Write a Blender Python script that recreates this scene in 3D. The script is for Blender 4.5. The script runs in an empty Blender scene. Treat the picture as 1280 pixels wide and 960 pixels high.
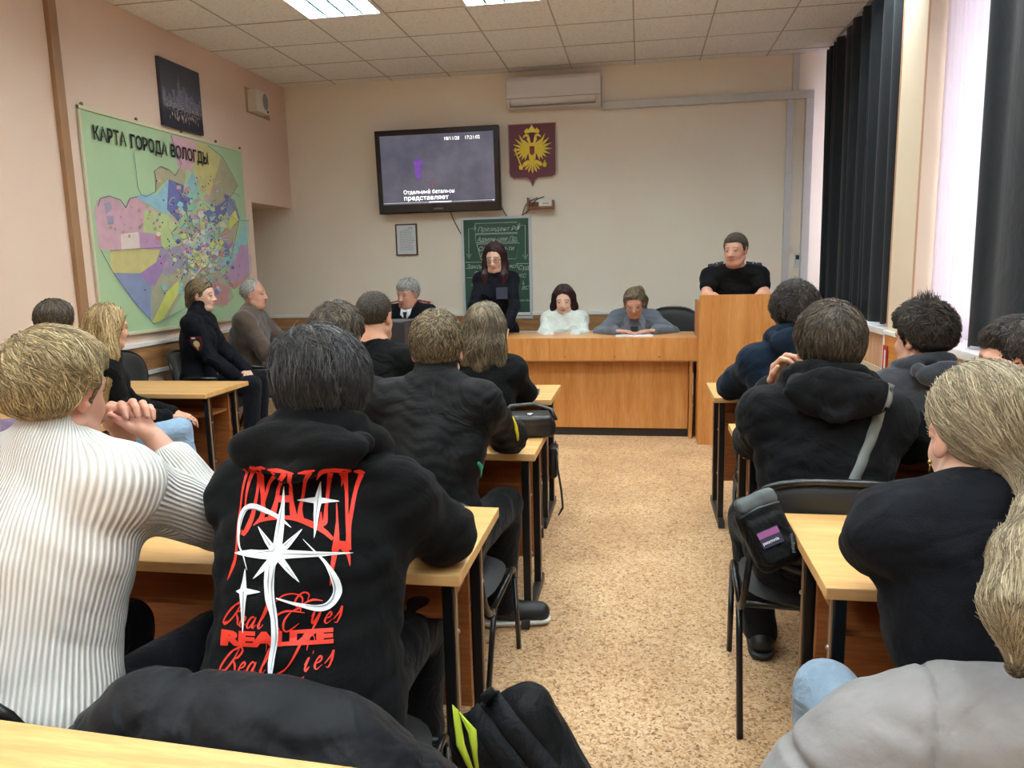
import bpy, bmesh, math, random
import numpy as np
from mathutils import Vector, Matrix, Euler
from mathutils.bvhtree import BVHTree
random.seed(4); RNG=np.random.default_rng(7)
S=bpy.context.scene; COL=S.collection
PI=math.pi
# ---------------------------------------------------------------- camera
YAW,PITCH,ROLL,FPX,CAMH=[math.radians(v) for v in (9.7473,9.0362,-1.3206)]+[944.4,1.42]
def cam_axes():
    cy,sy=math.cos(YAW),math.sin(YAW);cp,sp=math.cos(PITCH),math.sin(PITCH)
    f=Vector((-sy*cp,cy*cp,-sp)); r=Vector((cy,sy,0)); u=r.cross(f)
    cr,sr=math.cos(ROLL),math.sin(ROLL)
    return cr*r+sr*u,-sr*r+cr*u,f
CR,CU,CF=cam_axes(); CO=Vector((0,0,CAMH))
def at(px,py,**k):
    d=(px-640)/FPX*CR-(py-480)/FPX*CU+CF
    (a,v),=k.items(); i='XYZ'.index(a)
    return CO+d*((v-CO[i])/d[i])
cd=bpy.data.cameras.new('camera'); cam=bpy.data.objects.new('camera',cd); COL.objects.link(cam)
M=Matrix((CR,CU,-CF)).transposed().to_4x4(); M.translation=CO; cam.matrix_world=M
cd.sensor_width=36; cd.lens=36*FPX/1280; cd.clip_start=.05; S.camera=cam
# ---------------------------------------------------------------- materials
def lin(c):
    if isinstance(c,str):
        c=[int(c[i:i+2],16)/255 for i in (0,2,4)]
        c=[v/12.92 if v<=.04045 else ((v+.055)/1.055)**2.4 for v in c]
    return (c[0],c[1],c[2],1)
MATS={}
def newmat(name):
    m=bpy.data.materials.new(name); m.use_nodes=True
    b=m.node_tree.nodes['Principled BSDF']; return m,m.node_tree,b
def N(nt,t,**k):
    n=nt.nodes.new(t)
    for a,v in k.items():
        if a.startswith('_'): n.inputs[int(a[1:])].default_value=v
        else: setattr(n,a,v)
    return n
def ramp(nt,stops,src=None,interp='LINEAR'):
    r=nt.nodes.new('ShaderNodeValToRGB'); e=r.color_ramp; e.interpolation=interp
    while len(e.elements)<len(stops): e.elements.new(.5)
    for el,(p,c) in zip(e.elements,stops): el.position=p; el.color=lin(c)
    if src is not None: nt.links.new(src,r.inputs[0])
    return r
def coords(nt,scale=(1,1,1),rot=(0,0,0),kind='Object'):
    tc=nt.nodes.new('ShaderNodeTexCoord'); mp=nt.nodes.new('ShaderNodeMapping')
    mp.inputs['Scale'].default_value=scale; mp.inputs['Rotation'].default_value=rot
    nt.links.new(tc.outputs[kind],mp.inputs[0]); return mp.outputs[0]
def bump(nt,b,h,strength=.2,dist=.01):
    n=nt.nodes.new('ShaderNodeBump'); n.inputs['Strength'].default_value=strength; n.inputs['Distance'].default_value=dist
    nt.links.new(h,n.inputs['Height']); nt.links.new(n.outputs[0],b.inputs['Normal'])
def noise(nt,vec,scale,detail=3,rough=.5):
    n=nt.nodes.new('ShaderNodeTexNoise'); n.inputs['Scale'].default_value=scale; n.inputs['Detail'].default_value=detail; n.inputs['Roughness'].default_value=rough
    if vec is not None: nt.links.new(vec,n.inputs['Vector'])
    return n
def plain(name,col,rough=.5,metal=0,bs=0,bscale=200,spec=None,var=0,vscale=8,emit=0,sheen=0,coat=0):
    if name in MATS: return MATS[name]
    m,nt,b=newmat(name); c=lin(col)
    b.inputs['Base Color'].default_value=c; b.inputs['Roughness'].default_value=rough; b.inputs['Metallic'].default_value=metal
    if spec is not None: b.inputs['Specular IOR Level'].default_value=spec
    if sheen: b.inputs['Sheen Weight'].default_value=sheen; b.inputs['Sheen Roughness'].default_value=.5
    if coat: b.inputs['Coat Weight'].default_value=coat
    v=coords(nt)
    if var:
        n=noise(nt,v,vscale,4)
        r=ramp(nt,[(.3,[x*(1-var) for x in c[:3]]),(.7,[min(1,x*(1+var)) for x in c[:3]])],n.outputs['Fac'])
        nt.links.new(r.outputs[0],b.inputs['Base Color'])
    if bs:
        n=noise(nt,v,bscale,3); bump(nt,b,n.outputs['Fac'],bs,.004)
    if emit:
        b.inputs['Emission Color'].default_value=c; b.inputs['Emission Strength'].default_value=emit
    MATS[name]=m; return m
def wood(name,c1,c2,c3,axis='x',rough=.42,scale=1.0,spec=.4):
    if name in MATS: return MATS[name]
    m,nt,b=newmat(name)
    s={'x':(1.2,14,14),'y':(14,1.2,14),'z':(14,14,1.2)}[axis]
    s=[q*scale for q in s]; v=coords(nt,s)
    n1=noise(nt,v,1.6,5,.6); n1.inputs['Distortion'].default_value=.8
    n2=noise(nt,coords(nt,[q*5 for q in s]),2.5,3,.6)
    mx=N(nt,'ShaderNodeMath',operation='MULTIPLY_ADD'); mx.inputs[1].default_value=.35; nt.links.new(n2.outputs['Fac'],mx.inputs[0])
    sc=N(nt,'ShaderNodeMath',operation='MULTIPLY'); sc.inputs[1].default_value=.65; nt.links.new(n1.outputs['Fac'],sc.inputs[0]); nt.links.new(sc.outputs[0],mx.inputs[2])
    r=ramp(nt,[(.36,c1),(.5,c2),(.64,c3)],mx.outputs[0])
    nt.links.new(r.outputs[0],b.inputs['Base Color']); b.inputs['Roughness'].default_value=rough; b.inputs['Specular IOR Level'].default_value=spec
    bump(nt,b,n2.outputs['Fac'],.05,.002)
    MATS[name]=m; return m
def cloth(name,col,var=.12,rough=.85,fold=.35,foldscale=7,weave=260,sheen=.15,stretch=(1,1,1)):
    if name in MATS: return MATS[name]
    m,nt,b=newmat(name); c=lin(col); lum=sum(c[:3])/3
    if lum<.035: c=tuple(x*.5 for x in c[:3])+(1,); sheen*=.4
    v=coords(nt)
    n=noise(nt,v,30,5,.7)
    r=ramp(nt,[(.3,[x*(1-var) for x in c[:3]]),(.7,[min(1,x*(1+var)) for x in c[:3]])],n.outputs['Fac'])
    nt.links.new(r.outputs[0],b.inputs['Base Color'])
    b.inputs['Roughness'].default_value=rough; b.inputs['Specular IOR Level'].default_value=.16
    b.inputs['Sheen Weight'].default_value=sheen
    f=noise(nt,coords(nt,stretch),foldscale,3,.5); f.inputs['Distortion'].default_value=1.2
    w=noise(nt,v,weave,2)
    a=N(nt,'ShaderNodeMath',operation='MULTIPLY_ADD'); a.inputs[1].default_value=.06
    nt.links.new(w.outputs['Fac'],a.inputs[0]); nt.links.new(f.outputs['Fac'],a.inputs[2])
    bump(nt,b,a.outputs[0],min(1,fold*1.3),.045)
    MATS[name]=m; return m
# ---------------------------------------------------------------- mesh helpers
def mesh_obj(name,verts,faces,mats,parent=None,smooth=False,midx=None):
    me=bpy.data.meshes.new(name); me.from_pydata([tuple(v) for v in verts],[],[tuple(f) for f in faces])
    return _fin(name,me,mats,parent,smooth,midx)
def _fin(name,me,mats,parent,smooth,midx=None):
    if not isinstance(mats,(list,tuple)): mats=[mats]
    for m in mats: me.materials.append(m)
    if midx is not None: me.polygons.foreach_set('material_index',np.asarray(midx,dtype=np.int32))
    if smooth: me.polygons.foreach_set('use_smooth',np.ones(len(me.polygons),dtype=bool))
    me.update()
    o=bpy.data.objects.new(name,me); COL.objects.link(o)
    if parent is not None: o.parent=parent
    return o
class MB:
    """collects shapes of ONE part into one mesh"""
    def __init__(s): s.v=[];s.f=[];s.mi=[];s.cur=0
    def add(s,v,f):
        n=len(s.v); s.v+= [tuple(q) for q in v]; s.f+=[tuple(i+n for i in q) for q in f]; s.mi+=[s.cur]*len(f)
    def box(s,a,b,bev=0,mat=None):
        bm=bmesh.new(); bmesh.ops.create_cube(bm,size=1)
        a,b=Vector(a),Vector(b); c=(a+b)/2; d=b-a
        for v in bm.verts: v.co=Vector((v.co.x*d.x,v.co.y*d.y,v.co.z*d.z))
        if bev: bmesh.ops.bevel(bm,geom=list(bm.edges),offset=min(bev,min(abs(q) for q in d)*.45),segments=2,profile=.6,affect='EDGES')
        for v in bm.verts: v.co=(mat@(v.co+c)) if mat else v.co+c
        bm.verts.index_update(); s.add([v.co for v in bm.verts],[[v.index for v in f.verts] for f in bm.faces]); bm.free(); return s
    def tube(s,pts,r,n=8,cap=True,flat=1,up=None,closed=False):
        pts=[Vector(p) for p in pts]; rs=r if isinstance(r,(list,tuple)) else [r]*len(pts)
        V=[];F=[]; pu=None; L=len(pts)
        for i,p in enumerate(pts):
            if closed: t=pts[(i+1)%L]-pts[i-1]
            else: t=pts[min(i+1,L-1)]-pts[max(i-1,0)]
            t.normalize()
            if pu is None:
                u=Vector(up) if up is not None else (Vector((0,0,1)) if abs(t.z)<.9 else Vector((1,0,0)))
            else: u=pu
            u=(u-t*u.dot(t)).normalized(); pu=u; w=t.cross(u)
            for k in range(n):
                a=2*PI*k/n; V.append(p+(u*math.cos(a)*flat+w*math.sin(a))*rs[i])
        for i in range(L if closed else L-1):
            j=(i+1)%L
            for k in range(n): F.append((i*n+k,i*n+(k+1)%n,j*n+(k+1)%n,j*n+k))
        if cap and not closed: F.append(tuple(range(n))[::-1]); F.append(tuple((L-1)*n+k for k in range(n)))
        s.add(V,F); return s
    def prism(s,poly,z0,z1,mat=None,bev=0):
        bm=bmesh.new(); vs=[bm.verts.new((x,y,z0)) for x,y in poly]; f=bm.faces.new(vs)
        bmesh.ops.triangulate(bm,faces=[f]) if len(poly)>4 and z1==z0 else None
        if z1!=z0:
            e=bmesh.ops.extrude_face_region(bm,geom=list(bm.faces)); 
            for v in e['geom']:
                if isinstance(v,bmesh.types.BMVert): v.co.z=z1
            if bev: bmesh.ops.bevel(bm,geom=[q for q in bm.edges if abs(q.verts[0].co.z-q.verts[1].co.z)<1e-6],offset=bev,segments=2,affect='EDGES')
            bmesh.ops.recalc_face_normals(bm,faces=list(bm.faces))
            bmesh.ops.triangulate(bm,faces=[q for q in bm.faces if len(q.verts)>4])
        bm.verts.index_update()
        s.add([(mat@v.co) if mat else v.co.copy() for v in bm.verts],[[v.index for v in q.verts] for q in bm.faces]); bm.free(); return s
    def sphere(s,c,r,seg=12,rings=8,mat=None):
        bm=bmesh.new(); bmesh.ops.create_uvsphere(bm,u_segments=seg,v_segments=rings,radius=1)
        r=(r,r,r) if not isinstance(r,(tuple,list)) else r
        for v in bm.verts:
            v.co=Vector((v.co.x*r[0],v.co.y*r[1],v.co.z*r[2])); v.co=(mat@v.co if mat else v.co)+Vector(c)
        bm.verts.index_update(); s.add([v.co for v in bm.verts],[[v.index for v in f.verts] for f in bm.faces]); bm.free(); return s
    def build(s,name,mats,parent=None,smooth=False):
        return mesh_obj(name,s.v,s.f,mats,parent,smooth,s.mi if isinstance(mats,(list,tuple)) else None)
def autosmooth(o,ang=40):
    me=o.data; me.polygons.foreach_set('use_smooth',np.ones(len(me.polygons),dtype=bool))
    bm=bmesh.new(); bm.from_mesh(me)
    for e in bm.edges:
        if len(e.link_faces)==2 and e.calc_face_angle(0)>math.radians(ang): e.smooth=False
    bm.to_mesh(me); bm.free(); return o
def tag(o,label=None,cat=None,group=None,kind=None):
    if label: o['label']=label
    if cat: o['category']=cat
    if group: o['group']=group
    if kind: o['kind']=kind
    return o
def empty(name,loc=(0,0,0),rz=0,label=None,cat=None,group=None):
    o=bpy.data.objects.new(name,None); COL.objects.link(o); o.location=loc; o.rotation_euler=(0,0,rz); o.empty_display_size=.1
    return tag(o,label,cat,group)
def copy_tree(o,parent=None):
    c=o.copy(); COL.objects.link(c); c.parent=parent
    for ch in [q for q in o.children]: copy_tree(ch,c)
    return c
def struct(o): o['kind']='structure'; return o
def text_mesh(body,size,shear=0,align='LEFT',extrude=0,space=1,bold=0):
    cu=bpy.data.curves.new('t','FONT'); cu.body=body; cu.size=size; cu.shear=shear; cu.align_x=align; cu.extrude=extrude; cu.space_character=space
    cu.resolution_u=3; cu.offset=bold
    ob=bpy.data.objects.new('t',cu); COL.objects.link(ob); dg=bpy.context.evaluated_depsgraph_get(); dg.update()
    me=bpy.data.meshes.new_from_object(ob.evaluated_get(dg)); 
    V=[v.co.copy() for v in me.vertices]; F=[tuple(p.vertices) for p in me.polygons]
    bpy.data.objects.remove(ob); bpy.data.meshes.remove(me); bpy.data.curves.remove(cu)
    return V,F
def text_on(name,body,size,O,ux,uy,mat,parent=None,mb=None,sx=1,**k):
    """flat lettering at O with axes ux,uy"""
    V,F=text_mesh(body,size,**k); O=Vector(O);ux=Vector(ux);uy=Vector(uy)
    V=[O+ux*(v.x*sx)+uy*v.y for v in V]
    if mb is not None: mb.add(V,F); return mb
    return mesh_obj(name,V,F,mat,parent)
# ---------------------------------------------------------------- the room
XL,YB,ZC,XR=-3.62,7.65,3.26,1.60
def wallmat(name,c,c2):
    m,nt,b=newmat(name)
    n=noise(nt,coords(nt),1.3,4); r=ramp(nt,[(.3,c),(.7,c2)],n.outputs['Fac']); nt.links.new(r.outputs[0],b.inputs['Base Color'])
    b.inputs['Roughness'].default_value=.75; b.inputs['Specular IOR Level'].default_value=.25
    n2=noise(nt,coords(nt),90,3); bump(nt,b,n2.outputs['Fac'],.08,.004); return m
m_wall=wallmat('painted_wall','dfc3b0','e3c9b6')
m_wallb=wallmat('cream_painted_wall','ecdfcd','efe4d4')
m_pink=wallmat('pink_reveal_paint','e3b9a6','e6bfae')
m_post=wallmat('beige_column_paint','d8c6ae','dccbb4')
# floor : speckled linoleum
m,nt,b=newmat('speckled_linoleum'); m_floor=m
v=coords(nt,(1,1,1)); vo=N(nt,'ShaderNodeTexVoronoi'); vo.inputs['Scale'].default_value=125; vo.inputs['Randomness'].default_value=1
n0=noise(nt,v,60,3); ad=N(nt,'ShaderNodeVectorMath',operation='MULTIPLY_ADD'); ad.inputs[1].default_value=(.03,.03,.03); nt.links.new(n0.outputs['Color'],ad.inputs[0]); nt.links.new(v,ad.inputs[2]); nt.links.new(ad.outputs[0],vo.inputs['Vector'])
sep=N(nt,'ShaderNodeSeparateColor'); nt.links.new(vo.outputs['Color'],sep.inputs[0])
r=ramp(nt,[(0,'7a5636'),(.1,'a57d54'),(.3,'c39a6c'),(.55,'cda880'),(.85,'d8b994')],sep.outputs[0])
n1=noise(nt,v,150,4,.7); r1=ramp(nt,[(.36,'6b4a38'),(.44,'ffffff'),(.6,'ffffff')],n1.outputs['Fac'])
mxx=N(nt,'ShaderNodeMix',data_type='RGBA',blend_type='MULTIPLY'); mxx.inputs[0].default_value=.8
nt.links.new(r.outputs[0],mxx.inputs[6]); nt.links.new(r1.outputs[0],mxx.inputs[7])
n3=noise(nt,v,2.2,4); r3=ramp(nt,[(.35,'e8e2de'),(.65,'ffffff')],n3.outputs['Fac'])
mx2=N(nt,'ShaderNodeMix',data_type='RGBA',blend_type='MULTIPLY'); mx2.inputs[0].default_value=1; nt.links.new(mxx.outputs[2],mx2.inputs[6]); nt.links.new(r3.outputs[0],mx2.inputs[7])
nt.links.new(mx2.outputs[2],b.inputs['Base Color']); b.inputs['Roughness'].default_value=.5; b.inputs['Specular IOR Level'].default_value=.3
# ceiling tile
m,nt,b=newmat('mineral_ceiling_tile'); m_tile=m
v=coords(nt); n=noise(nt,v,55,6,.8); r=ramp(nt,[(.34,'c2c0c0'),(.46,'eeeded'),(.8,'f6f5f5')],n.outputs['Fac']); nt.links.new(r.outputs[0],b.inputs['Base Color'])
b.inputs['Roughness'].default_value=.9; bump(nt,b,n.outputs['Fac'],.25,.006)
m_grid=plain('ceiling_grid_paint','b3a8a0',.5)
m_rail=wood('wall_rail_laminate','8a5f3c','a87a50','bd9065','x',.4)
m_railY=wood('wall_rail_laminate_y','8a5f3c','a87a50','bd9065','y',.4)
m_white=plain('white_plastic','e6e6e2',.35,var=.03)
m_strip=plain('brown_corner_strip','a07a58',.5,var=.1,vscale=3)
m_silver=plain('cable_duct_plastic','c9c6c2',.45,var=.03)
Y0=-2.6; X1=2.05; AX=-4.7
def sbox(name,a,b,m,bev=0): return struct(MB().box(a,b,bev).build(name,m))
sbox('floor',(AX-.2,Y0-.2,-.1),(X1+.3,YB+.2,0),m_floor)
sbox('wall_back',(AX-.2,YB,0),(X1+.3,YB+.2,ZC+.3),m_wallb)
sbox('wall_rear',(AX-.2,Y0-.2,0),(X1+.3,Y0,ZC+.3),m_wall)
w=MB().box((AX,Y0,0),(XL,6.8,ZC+.3)).box((AX,6.8,2.05),(XL,YB,ZC+.3)); struct(w.build('wall_left',m_wall))
sbox('wall_alcove',(AX-.2,6.7,0),(AX,YB,2.2),m_wall)
# nearer part of the left wall stands a little proud, closed by a brown strip
sbox('trim_1',(XL,4.40,0),(XL+.035,4.47,ZC),m_strip,.004)
# right wall with window bays
wr=MB().box((X1,Y0,0),(X1+.25,YB,.9)).box((X1,Y0,2.95),(X1+.25,YB,ZC+.3))
for a,b_ in ((YB-.12,YB),(4.86,5.31),(2.0,2.45),(Y0,-.9)): wr.box((X1,a,.9),(X1+.25,b_,2.95))
struct(wr.build('wall_right',m_pink))
for i,(a,b_) in enumerate(((4.86,5.31),(2.0,2.45),(-.95,-.5))):
    c=struct(MB().box((XR,a,0),(X1,b_,ZC),.004).build('trim_%d'%(i+2),[m_post]))
    st=MB().box((XR-.004,a,.97),(XR+.02,a+.015,ZC)).box((XR-.004,b_-.015,.97),(XR+.02,b_,ZC)).build('corner_strip',plain('corner_strip_paint','b98f6e',.5),c); struct(st)
m_winframe=plain('white_window_frame','e8e6e6',.35)
m,nt,b=newmat('window_glass'); m_glass=m; b.inputs['Base Color'].default_value=(1,1,1,1); b.inputs['Transmission Weight'].default_value=1; b.inputs['Roughness'].default_value=.02; b.inputs['IOR'].default_value=1.45
m,nt,b=newmat('sheer_tulle'); m_tulle=m
tr=N(nt,'ShaderNodeBsdfTranslucent'); tr.inputs[0].default_value=(.92,.86,.9,1); df=N(nt,'ShaderNodeBsdfDiffuse'); df.inputs[0].default_value=(.9,.86,.9,1)
ms=N(nt,'ShaderNodeMixShader'); ms.inputs[0].default_value=.45; nt.links.new(tr.outputs[0],ms.inputs[1]); nt.links.new(df.outputs[0],ms.inputs[2])
wv=N(nt,'ShaderNodeTexWave',wave_type='BANDS',bands_direction='Y'); wv.inputs['Scale'].default_value=18; wv.inputs['Distortion'].default_value=2; wv.inputs['Detail'].default_value=3; nt.links.new(coords(nt,(1,1,.05)),wv.inputs['Vector'])
bp=N(nt,'ShaderNodeBump'); bp.inputs['Strength'].default_value=.2; nt.links.new(wv.outputs['Fac'],bp.inputs['Height']); nt.links.new(bp.outputs[0],df.inputs['Normal'])
nt.links.new(ms.outputs[0],nt.nodes['Material Output'].inputs[0])
m_sill=plain('white_window_sill','dcdad8',.35,var=.05)
BAYS=[(5.31,YB-.12),(2.45,4.86),(-.5,2.0)]
for i,(a,b_) in enumerate(BAYS):
    fr=MB()
    t=.06; x0,x1=X1+.1,X1+.16
    fr.box((x0,a,.95),(x1,b_,1.0)).box((x0,a,2.88),(x1,b_,2.95)).box((x0,a,.95),(x1,a+t,2.95)).box((x0,b_-t,.95),(x1,b_,2.95)).box((x0,(a+b_)/2-.03,.95),(x1,(a+b_)/2+.03,2.95))
    o=struct(fr.build('window_%d'%(i+1),m_winframe))
    struct(MB().box((x0+.02,a+.02,.97),(x0+.03,b_-.02,2.93)).build('pane',m_glass,o))
    s_=struct(MB().box((XR-.03,a,.90),(X1+.1,b_,.945),.006).build('trim_%d'%(i+6),m_sill))
    # laminate apron, slatted heater cover
    p_=MB().box((XR+.02,a,.66),(XR+.04,b_,.90)).build('apron_panel',wood('pale_apron_laminate','b98a64','cfa27c','dcb692','z',.4),s_); struct(p_)
    g=MB(); 
    for z in (.08,.16,.24,.32,.40,.48,.56): g.box((XR+.03,a,z),(XR+.05,b_,z+.05))
    y=a
    while y<b_: g.box((XR+.02,y,.05),(XR+.06,y+.03,.66)); y+=.6
    g.box((XR+.015,a,.60),(XR+.06,b_,.66)); struct(g.build('heater_slats',plain('cream_slat_paint','cfc0a0',.5,var=.05),s_))
    struct(MB().box((XR+.3,a+.2,.12),(XR+.4,b_-.2,.6)).build('heater',plain('dark_heater','3a3430',.6),s_))
def pleats(name,y0,y1,x,z0,z1,mat,amp,per,parent=None,seed=0,thick=.006,dy=.012,topz=None):
    rng=random.Random(seed); n=int((y1-y0)/dy); V=[];F=[]
    nz=14; ph=0; prof=[]
    for i in range(n+1):
        ph+=2*PI*dy/per*(1+.5*math.sin(i*.07+seed)+.2*rng.uniform(-1,1)); prof.append(ph)
    for s_ in (0,1):
        for j in range(nz+1):
            t=j/nz; z=z0+(z1-z0)*t
            for i in range(n+1):
                a=amp*(.75+.25*t)*(math.sin(prof[i])+.35*math.sin(prof[i]*.47+seed+1.2*(1-t)))
                V.append((x+a+s_*thick, y0+(y1-y0)*i/n+.008*math.sin(prof[i]*.5)*(1-t), z+(.012*math.sin(prof[i]*.5) if j in(0,) else 0)))
    W=n+1; K=W*(nz+1)
    for j in range(nz):
        for i in range(n):
            q=j*W+i; F.append((q,q+1,q+W+1,q+W)); F.append((K+q,K+q+W,K+q+W+1,K+q+1))
    for i in range(n): F.append((i,K+i,K+i+1,i+1)); q=nz*W+i; F.append((q,q+1,K+q+1,K+q))
    for j in range(nz):
        q=j*W; F.append((q,q+W,K+q+W,K+q)); q+=n; F.append((q,K+q,K+q+W,q+W))
    return mesh_obj(name,V,F,mat,parent,True)
m_curt=cloth('dark_curtain_fabric','2c3036',.1,.8,.15,3,180,.25)
for i,(a,b_) in enumerate(BAYS):
    o=pleats('sheer_curtain',a+.01,b_-.01,1.70,.955,ZC-.02,m_tulle,.012,.09,seed=i,thick=.002)
    tag(o,['white sheer curtain behind the dark curtain at the far window','bright white sheer curtain showing beside the beige column','white sheer curtain at the nearest window'][i],'sheer curtain','sheer curtains at the windows')
CL=[('far dark grey curtain between the back wall and the beige column',5.33,7.36,1.63),('near dark grey curtain to the right of the beige column',2.5,4.19,1.63),('dark grey curtain at the window nearest the camera side',-.4,1.6,1.66)]
for i,(lb,a,b_,x) in enumerate(CL):
    root=empty('dark_curtain',(x,(a+b_)/2,.9),0,lb,'curtain','dark curtains along the windows')
    c=pleats('curtain_cloth',a-(a+b_)/2,b_-(a+b_)/2,0,.055,2.30,m_curt,[.035,.022,.03][i],[.17,.30,.2][i],root,seed=i+3)
    rl=MB().box((.0,(a-b_)/2-.03,2.325),(.03,(b_-a)/2+.03,2.35)).build('curtain_rail',plain('rail_metal','b0aeb0',.3,.8),root)
    y=(a-b_)/2+.03
    while y<(b_-a)/2: MB().tube([(.012,y,2.285),(.02,y+.006,2.30),(.014,y,2.33)],.004,6).build('curtain_hook',m_white,root); y+=.11
# rails on walls
r_=MB().box((XL,YB-.02,.74),(XR,YB,.90),.003).build('trim_10',m_rail); struct(r_)
rr=MB().box((AX,YB-.022,.74),(XL,YB,.90)).build('trim_11',m_rail); struct(rr)
struct(MB().box((AX,YB-.03,.90),(XR+.02,YB,.93),.003).box((AX,YB-.03,.715),(XR+.02,YB,.74),.003).build('trim_12',m_white))
struct(MB().box((XL,Y0,.70),(XL+.02,6.8,.88),.003).build('trim_13',m_railY))
struct(MB().box((XL,Y0,.88),(XL+.03,6.8,.91),.003).box((XL,Y0,.67),(XL+.03,6.8,.70),.003).build('trim_14',m_white))
struct(MB().box((XL,YB-.015,0),(XR,YB,.08),.002).build('baseboard_back',m_rail)); struct(MB().box((XL,Y0,0),(XL+.015,6.8,.08),.002).build('baseboard_left',m_railY))
# ceiling : tile by tile (fixtures in their own cells)
gx=[-.06+.6*k for k in range(-8,5)]; gy=[5.68+.6*k for k in range(-14,4)]
FIX=[(x,y) for x in (-2.46,-1.26,-.06,1.14) for y in (5.08,3.28,1.48,-.32,-1.52)]
def isfix(x,y): return any(abs(x-a)<.05 and abs(y-b)<.05 for a,b in FIX)
ce=MB(); rg=random.Random(3)
for x in gx:
    for y in gy:
        if isfix(x,y): continue
        x0,x1=max(x,AX),min(x+.6,X1); y0,y1=max(y,Y0),min(y+.6,YB)
        if x1-x0<.03 or y1-y0<.03: continue
        if x1<=XL: continue
        dz=rg.uniform(0,.003)
        ce.box((x0+.004,y0+.004,ZC+dz),(x1-.004,y1-.004,ZC+.015+dz))
cl=struct(ce.build('ceiling',m_tile))
g=MB()
for x in gx: g.box((x-.006,Y0,ZC-.001),(x+.006,YB,ZC+.002)) if x>XL else None
for y in gy: g.box((XL,y-.006,ZC-.001),(X1,y+.006,ZC+.001)) if Y0<y<YB else None
struct(g.build('ceiling_grid',m_grid,cl))
sbox('ceiling_slab',(AX-.2,Y0-.2,ZC+.3),(X1+.3,YB+.2,ZC+.4),m_wall)
# fluorescent fixtures
m,nt,b=newmat('fluorescent_tubes_glow'); m_glow=m
em=N(nt,'ShaderNodeEmission'); wv=N(nt,'ShaderNodeTexWave',bands_direction='X'); wv.inputs['Scale'].default_value=1.05; wv.inputs['Phase Offset'].default_value=PI/2; nt.links.new(coords(nt),wv.inputs['Vector'])
rp=ramp(nt,[(.0,'b8d6e0'),(.6,'f2f5f3'),(1,'f8f7f3')],wv.outputs['Fac']); nt.links.new(rp.outputs[0],em.inputs[0]); em.inputs[1].default_value=1
nt.links.new(em.outputs[0],nt.nodes['Material Output'].inputs[0]); EMIT=em
m_louv=plain('louvre_metal','7fa6b4',.4,.2)
root0=None
for k,(x,y) in enumerate(FIX):
    lb='recessed louvred ceiling lamp'
    if root0 is None:
        R0=empty('ceiling_light',(0,0,0)); root0=R0
        fr=MB().box((.004,.004,.03),(.596,.596,.10)).build('housing',plain('lamp_housing','c8ccd0',.4),R0)
        MB().box((.03,.03,.024),(.57,.57,.0285)).build('light_tubes',m_glow,R0)
        f2=MB()
        for a in ((.0,.0,.6,.025),(.0,.575,.6,.6),(.0,.025,.025,.575),(.575,.025,.6,.575)): f2.box((a[0],a[1],-.006),(a[2],a[3],.03))
        f2.build('frame',m_white,R0)
        lv=MB()
        for q in range(1,4): lv.box((.025+q*.1375-.009,.025,0),(.025+q*.1375+.009,.575,.022))
        for q in range(1,10): lv.box((.025,.025+q*.055-.0040,.004),(.575,.025+q*.055+.0040,.022))
        lv.build('louvre',m_louv,R0); r=R0
    else: r=copy_tree(root0)
    r.location=(x,y,ZC)
    nm={(-2.46,5.08):'lit louvred ceiling lamp at the upper left, above the map side',(-1.26,5.08):'lit louvred ceiling lamp above the television, second from the left',(-.06,5.08):'lit louvred ceiling lamp just cut by the top edge, above the air conditioner'}.get((x,y),'lit louvred ceiling lamp set in the tiled ceiling out over the desks')
    tag(r,nm,'ceiling light','louvred fluorescent ceiling lamps')
# ---------------------------------------------------------------- things on the back wall
m_blk=plain('gloss_black_plastic','0c0d10',.18,spec=.6); m_blkm=plain('matt_black_plastic','17181b',.5)
m_txt=plain('screen_white_text','ffffff',.5,emit=1.0)
# television : tilted slightly in its bracket
tv=empty('television',(-1.99,YB-.02,2.355),0,'large black flat television showing a dark purple picture with white captions','television')
MB().box((-.35,-.05,-.2),(.35,.0,.2),.01).build('wall_bracket',m_blkm,tv)
MB().box((-.63,-.13,-.405),(.63,-.05,.405),.012).build('housing',m_blk,tv)
m,nt,b=newmat('screen_picture'); v=coords(nt,(1,1,1)); nn=noise(nt,v,2.2,4,.6)
r=ramp(nt,[(.25,'4e4c5a'),(.5,'625f6b'),(.75,'76727c')],nn.outputs['Fac']); e=N(nt,'ShaderNodeEmission'); nt.links.new(r.outputs[0],e.inputs[0]); e.inputs[1].default_value=.75; nt.links.new(e.outputs[0],nt.nodes['Material Output'].inputs[0])
MB().box((-.575,-.134,-.315),(.575,-.129,.35)).build('screen',m,tv)
pv=plain('screen_violet','8050b8',.5,emit=.35); po=plain('screen_orange','9a5560',.5,emit=.35)
q=MB()
RT=Matrix.Translation((.0,-.135,0))@Matrix.Rotation(PI/2,4,'X')
q.prism([(-.225,-.04),(-.205,-.075),(-.175,-.07),(-.165,-.03),(-.168,.06),(-.15,.055),(-.135,.075),(-.15,.10),(-.175,.105),(-.185,.135),(-.2,.135),(-.205,.105),(-.235,.095),(-.245,.08),(-.228,.06)],0,.001,RT)
q.cur=1; rg=random.Random(5)
for k in range(60):
    x=-.08+rg.gauss(0,.04); z=-.10+rg.gauss(0,.045); s_=rg.uniform(.003,.008); q.box((x,-.1365,z),(x+s_,-.1355,z+s_))
q.build('picture_figures',[pv,po],tv)
cap=MB()
text_on('caption_line','Отдельный батальон',.052,(-.36,-.137,-.215),(1,0,0),(0,0,1),m_txt,tv,bold=.0005)
text_on('caption_line','представляет',.062,(-.36,-.137,-.275),(1,0,0),(0,0,1),m_txt,tv,bold=.0006,sx=1.12)
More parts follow.
